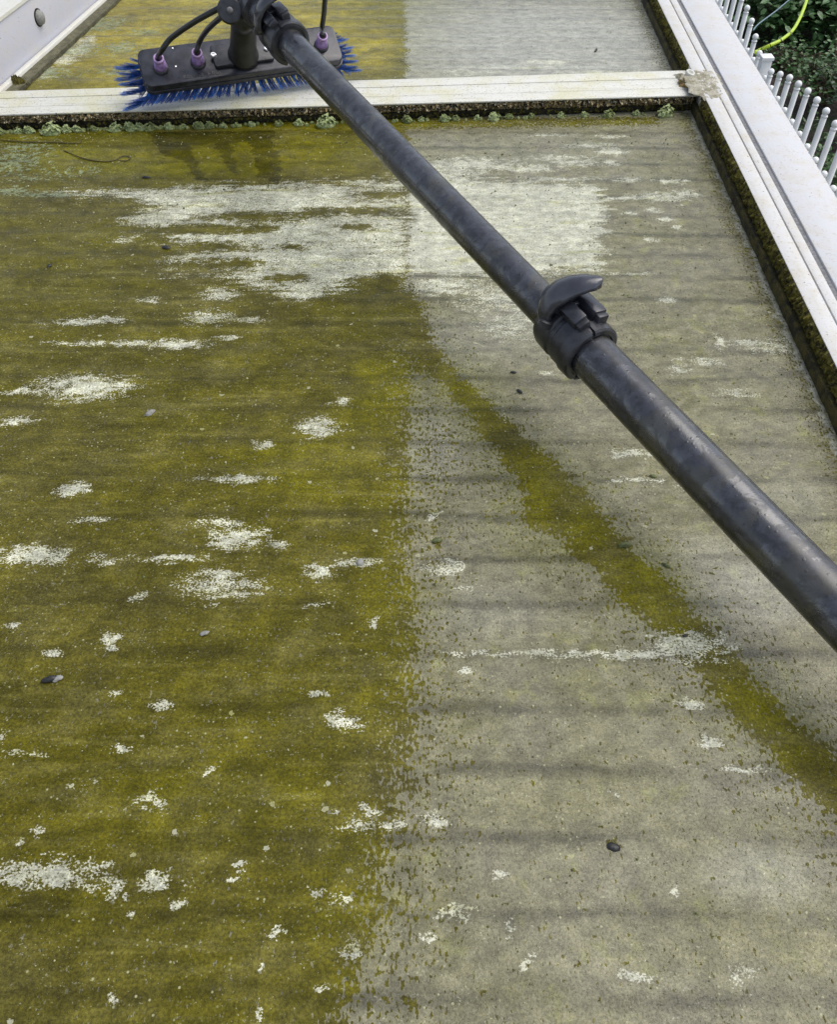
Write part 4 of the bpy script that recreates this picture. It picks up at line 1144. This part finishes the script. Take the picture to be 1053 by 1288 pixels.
for pts, jn in [([(-0.3794, 1.3336, 0.1227), (-0.3623, 1.336, 0.1381), (-0.3205, 1.3205, 0.1644), (-0.2804, 1.3128, 0.1843)], 0), ([(-0.332, 1.3749, 0.1191), (-0.3124, 1.3557, 0.1421), (-0.2852, 1.3239, 0.1674), (-0.2693, 1.3069, 0.1791)], 1), ([(-0.1533, 1.456, 0.1106), (-0.1462, 1.4463, 0.142), (-0.1452, 1.4355, 0.1725), (-0.1696, 1.418, 0.2238), (-0.2237, 1.3863, 0.2224)], 2)]:
    (jx, jy), tilt = JETS[jn]
    ax = (bz + bx * tilt[0] + by * tilt[1]).normalized()
    pl = [bp(jx, jy, 0.004) + ax * 0.006, bp(jx, jy, 0.004) + ax * 0.024] + [Vector(q) for q in pts]
    V, F = tube(spline(pl, 9), 0.0040, 14)
    mesh('water_hose', V, F, M['hose'], wp, smooth=True)

# neck between the block and the pole, joint hub
N0 = bp(0.0006, -0.0044, 0.004)
N1 = Vector((-0.2584, 1.3634, 0.1556))
nd = (N1 - N0).normalized()
nl = (N1 - N0).length
V, F = lathe(N0, nd, [(0, .0245), (.006, .0235), (.014, .0205), (nl * .45, .0200), (nl * .8, .0185), (nl * .86, .0165), (nl, .0155)], 28)
nk = mesh('neck', V, F, M['neck'], wp, smooth=True)
V, F = lathe(N1 - nd * 0.014, nd, [(0, .0175), (.003, .020), (.018, .0205), (.026, .017), (.034, .014)], 28)
mesh('neck_collar', V, F, M['black'], nk, smooth=True)
HB = Vector((-0.2636, 1.2991, 0.1856))
vh = (CAMP - HB).normalized()
V, F = lathe(HB - vh * 0.014, vh, [(0, .014), (.003, .0175), (.024, .0175), (.027, .015)], 26)
hub = mesh('joint_hub', V, F, M['black'], wp, smooth=True)
hub.data.set_sharp_from_angle(angle=R(35))
V, F = lathe(HB + vh * 0.0125, vh, [(0, .0046), (.003, .0042), (.0042, .0026)], 18)
mesh('hub_bolt', V, F, M['groove'], hub, smooth=True)
V, F = lathe(Vector((-0.2736, 1.2894, 0.1837)), vh, [(0, .003), (.004, .003), (.005, .002)], 12)
mesh('hub_nut', V, F, M['steel'], hub, smooth=True)
# knuckle: short stout tubes joining hub, neck and pole end
EL = Vector((-0.2488, 1.3461, 0.187))
for a, b, r0, r1 in ((HB, EL, .0165, .018), (N1 + nd * .005, EL, .0165, .017), (EL, PA + u * 0.03, .018, .0200), (EL, Vector((-0.2309, 1.3747, 0.2255)), .016, .013)):
    V, F = tube([a, a.lerp(b, .5), b], [r0, (r0 + r1) / 2, r1], 22)
    mesh('knuckle', V, F, M['neck'], hub, smooth=True)
V, F = lathe(PA + u * 0.006, u, [(0, .018), (.002, .0235), (.012, .0235), (.014, .0215), (.022, .0215), (.024, .0240), (.034, .0240), (.036, .019)], 30)
mesh('end_collar', V, F, M['black'], hub, smooth=True).data.set_sharp_from_angle(angle=R(30))

# bristles: tufts of filaments
def tuft_mesh(seed, L, spread, mat, curve=0.6):
    rr = random.Random(seed)
    V, F = [], []
    for q in range(34):
        a = rr.random() * 6.283
        r0 = 0.0030 * math.sqrt(rr.random())
        x0, y0 = r0 * math.cos(a), r0 * math.sin(a)
        x1, y1 = x0 * spread + rr.uniform(-.0012, .0012), y0 * spread + rr.uniform(-.0012, .0012)
        ll = L * rr.uniform(0.86, 1.03)
        w = 0.00055
        b = len(V)
        for t in (0, .33, .66, 1):
            # z is the outward way of the tuft, curving towards +x
            cx = x0 + (x1 - x0) * t + curve * ll * t * t
            cy = y0 + (y1 - y0) * t
            cz = ll * (t - 0.12 * t * t)
            ww = w * (1.0 - 0.55 * t)
            for k_ in range(4):
                an = 1.571 * k_ + q
                V.append((cx + ww * math.cos(an), cy + ww * math.sin(an), cz))
        for s_ in range(3):
            for k_ in range(4):
                F.append((b + s_ * 4 + k_, b + s_ * 4 + (k_ + 1) % 4, b + s_ * 4 + 4 + (k_ + 1) % 4, b + s_ * 4 + 4 + k_))
        F.append((b + 15, b + 14, b + 13, b + 12))
    me = bpy.data.meshes.new('bristle_tuft')
    me.from_pydata(V, [], F)
    me.materials.append(mat)
    return me


TM = [tuft_mesh(s, 0.047, 1.7, M['bristle_pale'] if s == 3 else M['bristle']) for s in range(4)]
TML = [tuft_mesh(s + 9, 0.056, 1.6, M['bristle_pale'] if s == 3 else M['bristle']) for s in range(4)]


def tuft(x, y, dirv, curl, i, long=False, sc=1.0):
    o = bpy.data.objects.new('bristle_tuft', (TML if long else TM)[i % 4])
    o.parent = blk
    z = Vector(dirv).normalized()
    c = Vector(curl)
    c = (c - z * c.dot(z)).normalized()
    yv = z.cross(c)
    m = Matrix((c, yv, z)).transposed().to_4x4()
    COL.objects.link(o)
    o.matrix_local = Matrix.Translation(bp(x, y, -0.016) - WL[blk.name]) @ m @ Matrix.Scale(sc, 4)
    WL[o.name] = bp(x, y, -0.016)


i = 0
down = -bz
gz = Vector((0, 0, -1))
for row, y in enumerate((-0.028, -0.019, -0.006, 0.008, 0.021)):
    nx_ = 44 if row == 0 else 26
    for q in range(nx_):
        x = -0.150 + 0.300 * q / (nx_ - 1) + (0.003 if row % 2 else 0)
        if abs(x + 0.016) < 0.004 and row == 0:
            continue
        e = x / 0.15
        side = bx * (0.10 * e)
        if row == 0:
            side += -bx * 0.60 * max(0.0, min(1, (-e + .15)))
        dv = down * 0.75 + gz * 0.35 + side + (-by) * (0.12 if row == 0 else 0.0)
        cu = -by * 0.8 - bx * (0.9 if e < 0.1 else -0.4) if row == 0 else gz + bx * e
        tuft(x, y, dv, cu, i, False, 0.64 if row else 0.50 - 0.06 * e)
        i += 1
# splayed ends
for end in (-1, 1):
    for a in range(5):
        y = -0.027 + 0.0125 * a
        for b in range(4):
            dv = bx * end * (0.80 + 0.10 * b + rnd.uniform(-.15, .15)) + down * (0.75 - 0.05 * b) + gz * 0.25 + (-by) * (0.30 - 0.10 * a if end < 0 else 0.25 - 0.06 * a)
            tuft(end * (0.150 - 0.006 * b), y + rnd.uniform(-.002, .002), dv, bx * end + by * 0.1 * (a - 2), i, True, (0.84 - 0.05 * b + rnd.uniform(-.08, .08)) * (1.0 if end < 0 else 0.80))
            i += 1

# ---------------------------------------------------------------- garden fence beyond the roof
pf = empty('picket_fence', (1.81, 4.0, GZ))
tag(pf, 'white plastic picket fence with ball-topped pickets in rising arches beyond the roof edge', 'fence')


def fx(y):
    return 1.732 + 0.021 * y


def picket_mesh(h, name):
    V, F = lathe((0, 0, 0), (0, 0, 1), [(0, .0135), (h - .046, .0135), (h - .044, .0118), (h - .038, .0118)], 14)
    me = bpy.data.meshes.new(name)
    me.from_pydata([tuple(v) for v in V], [], F)
    me.polygons.foreach_set('use_smooth', [True] * len(me.polygons))
    me.materials.append(M['fence'])
    me.set_sharp_from_angle(angle=R(40))
    return me


def cap_mesh():
    prof = [(-.006, .0145), (.000, .0150), (.003, .0110)]
    for t in range(0, 9):
        a = R(-60 + 150 * t / 8)
        prof.append((.019 + .0165 * math.sin(a), .0165 * math.cos(a)))
    V, F = lathe((0, 0, 0), (0, 0, 1), prof, 14)
    me = bpy.data.meshes.new('picket_cap')
    me.from_pydata([tuple(v) for v in V], [], F)
    me.polygons.foreach_set('use_smooth', [True] * len(me.polygons))
    me.materials.append(M['fence'])
    return me


CAPM = cap_mesh()
prof_h = [.058, .095, .130, .152, .172, .185, .192, .194, .194, .192, .185, .172, .152, .130, .095, .058]
PM = {}


def picket(y, ztop):
    h = round(ztop - GZ - 0.03, 3)
    if h not in PM:
        PM[h] = picket_mesh(h, 'picket')
    p = bpy.data.objects.new('picket', PM[h])
    link(p, 'picket', (fx(y), y, GZ + 0.03), pf)
    c = bpy.data.objects.new('picket_cap', CAPM)
    link(c, 'picket_cap', (fx(y), y, GZ + 0.03 + h - 0.040), p)


posts = (2.36, 4.70, 7.04)
for a in range(2):
    lo = posts[a]
    for q in range(18):
        y = lo + 0.0585 + 0.131 * q
        if y > 6.7:
            break
        picket(y, -1.185)
        if q < 17:
            hh = prof_h[min(q, 15)] if q < 8 else prof_h[max(0, min(15, q - 1))]
            picket(y + 0.0655, -1.185 + hh)
for y in posts:
    po = mesh('fence_post', *prism([(fx(y) - .027, y - .027), (fx(y) + .027, y - .027), (fx(y) + .027, y + .027), (fx(y) - .027, y + .027)], GZ, -1.128), M['fence'], pf)
    bevel(po, 0.004)
    V, F = prism([(fx(y) - .031, y - .031), (fx(y) + .031, y - .031), (fx(y) + .031, y + .031), (fx(y) - .031, y + .031)], -1.1275, -1.114)
    V += [(fx(y), y, -1.104)]
    F = F[:1] + F[2:] + [(4, 5, 8), (5, 6, 8), (6, 7, 8), (7, 4, 8)]
    mesh('post_cap', V, F, M['fence'], po)
for a in range(2):
    for z in (-1.50, -2.12):
        y0, y1 = posts[a] + .038, posts[a + 1] - .038
        V, F = prism([(fx(y0) - .026, y0), (fx(y0) + .026, y0), (fx(y1) + .026, y1), (fx(y1) - .026, y1)], z - .02, z + .02)
        mesh('fence_rail', V, F, M['fence'], pf)

# ---------------------------------------------------------------- plants
def leaf(rr, p, d, L, W, up, V, F):
    d = d.normalized()
    s_ = d.cross(up)
    if s_.length < .05:
        s_ = Vector((1, 0, 0))
    s_.normalize()
    nn = s_.cross(d)
    b = len(V)
    fold = rr.uniform(.05, .25)
    droop = rr.uniform(0, .35)
    for t, w in ((0, .05), (.3, .9), (.65, .85), (1, .02)):
        c = p + d * L * t - Vector((0, 0, 1)) * (droop * L * t * t)
        V.append(tuple(c - s_ * W * w + nn * W * fold))
        V.append(tuple(c))
        V.append(tuple(c + s_ * W * w + nn * W * fold))
    for i_ in range(3):
        a = b + i_ * 3
        F.append((a, a + 1, a + 4, a + 3))
        F.append((a + 1, a + 2, a + 5, a + 4))


def shrub(name, c, rad, h, n, L, mat, seed, label, cat='shrub', group=None):
    rr = random.Random(seed)
    c = Vector(c)
    root = empty(name, c)
    tag(root, label, cat, group)
    st = MB()
    V, F = [], []
    tips = []
    for s_ in range(16):
        a = rr.random() * 6.283
        q = math.sqrt(rr.random())
        tip = c + Vector((math.cos(a) * rad * q * .9, math.sin(a) * rad * q * .9, h * (1.05 - .55 * q * q) * rr.uniform(.75, 1)))
        mid = c.lerp(tip, .5) + Vector((rr.uniform(-.1, .1), rr.uniform(-.1, .1), h * .12))
        pts = spline([c + Vector((rr.uniform(-.05, .05), rr.uniform(-.05, .05), 0)), mid, tip], 5)
        v_, f_ = tube(pts, [.012 * (1 - .8 * i_ / (len(pts) - 1)) for i_ in range(len(pts))], 5)
        st.add(v_, f_)
        tips.append(pts)
        for _ in range(5):
            base = pts[rr.randint(4, len(pts) - 1)]
            tw = base + Vector((rr.uniform(-1, 1), rr.uniform(-1, 1), rr.uniform(-.2, .8))) * rad * .34
            v_, f_ = tube([base, base.lerp(tw, .5) + Vector((0, 0, .03)), tw], [.004, .003, .0015], 4)
            st.add(v_, f_)
            tips.append([base, base.lerp(tw, .5), tw])
    for _ in range(n):
        pl = rr.choice(tips)
        i_ = rr.randint(len(pl) // 2, len(pl) - 1)
        p = pl[i_] + Vector((rr.gauss(0, 1), rr.gauss(0, 1), rr.gauss(0, .8))) * L * 1.3
        if p.z < c.z + .02:
            p.z = c.z + rr.uniform(.02, .1)
        d = Vector((rr.gauss(0, 1), rr.gauss(0, 1), rr.gauss(0, .35)))
        up = Vector((rr.uniform(-.5, .5), rr.uniform(-.5, .5), 1))
        leaf(rr, p, d, L * rr.uniform(.6, 1.15), L * .30 * rr.uniform(.8, 1.2), up, V, F)
    st.build('stem', M['stem'], root)
    o = mesh('crown', V, F, mat, root)
    return root


for args in [('leafy_shrub', (3.3705, 8.427, -2.3), 0.5, 0.45, 1500, 0.085, 'leaf1', 5, 'bright green broad-leaved shrub beyond the fence at the top edge, left of the lime hose', 'shrub'), ('leafy_shrub', (3.3463, 9.1573, -2.3), 0.7, 0.55, 1900, 0.085, 'leaf1', 6, 'mid green leafy shrub just behind the farthest pickets at the top edge', 'shrub'), ('leafy_shrub', (3.9039, 8.3296, -2.3), 0.6, 0.45, 1700, 0.08, 'leaf1', 7, 'green leafy shrub in the top right corner beyond the fence', 'shrub'), ('dark_shrub', (4.5812, 10.9299, -2.3), 1.8, 1.6, 3500, 0.09, 'leaf2', 8, 'dark tall shrub mass furthest back above the soil bed', 'shrub'), ('dark_shrub', (3.3324, 6.136, -2.3), 0.42, 0.75, 2200, 0.045, 'leaf2', 9, 'dark drooping fine-leaved shrub at the right edge beside the tall pickets', 'shrub'), ('low_plant', (3.3041, 6.9657, -2.3), 0.45, 0.4, 800, 0.05, 'leaf3', 10, 'sparse low plant on the soil between the hose and the right edge', 'plant'), ('low_plant', (3.1439, 7.6392, -2.3), 0.22, 0.18, 300, 0.045, 'leaf3', 11, 'small bright low plant right behind the fence post', 'plant'), ('low_plant', (2.9188, 5.4304, -2.3), 0.5, 0.25, 900, 0.05, 'leaf3', 12, 'low green plants showing between the nearest pickets', 'plant')]:
    shrub(args[0], args[1], args[2], args[3], args[4], args[5], M[args[6]], args[7], args[8], args[9])

# low ground plants (nobody could count them)
rr = random.Random(77)
V, F = [], []
for _ in range(6000):
    y = rr.uniform(4.5, 12)
    x = rr.uniform(2.1, 6.5)
    if mnoise.noise(Vector((x * 1.3, y * 1.3, 3.3))) < -0.02 and rr.random() < 0.94:
        continue
    p = Vector((x, y, GZ + rr.uniform(0.0, 0.10)))
    leaf(rr, p, Vector((rr.gauss(0, 1), rr.gauss(0, 1), rr.uniform(-.1, .9))), rr.uniform(.03, .07), rr.uniform(.005, .014), Vector((0, 0, 1)), V, F)
o = mesh('ground_plants', V, F, M['leaf3'])
tag(o, 'low weeds and grass growing over the dark soil behind the fence', 'weeds', kind='stuff')
V, F = [], []
for _ in range(900):
    p = Vector((rr.uniform(2.1, 6.0), rr.uniform(4.5, 11), GZ + rr.uniform(0.002, 0.012)))
    leaf(rr, p, Vector((rr.gauss(0, 1), rr.gauss(0, 1), 0)), rr.uniform(.02, .05), rr.uniform(.004, .009), Vector((rr.gauss(0, .3), rr.gauss(0, .3), 1)), V, F)
o = mesh('leaf_litter', V, F, M['stem'])
tag(o, 'brown dead leaves lying on the soil behind the fence', 'leaf litter', kind='stuff')

# ---------------------------------------------------------------- garden hose and cord
hp = spline([(1.9086, 5.0951, -1.2404), (1.9446, 5.1087, -1.2285), (1.9687, 5.0699, -1.196), (2.0663, 5.1526, -1.1898), (2.2237, 5.4189, -1.2216), (2.3722, 5.7295, -1.2144), (2.4765, 5.9906, -1.1842), (2.5796, 6.2766, -1.0654), (2.6535, 6.6277, -0.8891)], 12)
root = empty('garden_hose', hp[0])
tag(root, 'lime green garden hose with dark dashes curving down to the fence post', 'hose')
V, F = tube(hp, 0.0095, 12)
mesh('hose_body', V, F, M['lime'], root, smooth=True)
for k_ in range(6, 46, 9):
    V, F = tube(hp[k_:k_ + 2], 0.0098, 12)
    mesh('hose_band', V, F, M['hosedark'], root, smooth=True)
V, F = tube(spline([(1.9595, 5.3537, -1.2125), (2.0327, 5.4914, -1.2243), (2.2553, 5.8775, -1.2839), (2.4786, 6.27, -1.3379), (2.7808, 6.8032, -1.401)], 8), 0.0042, 8)
tag(mesh('cord', V, F, M['cord'], smooth=True), 'thin blue-grey cord stretched between the fence top and the shrub', 'cord')
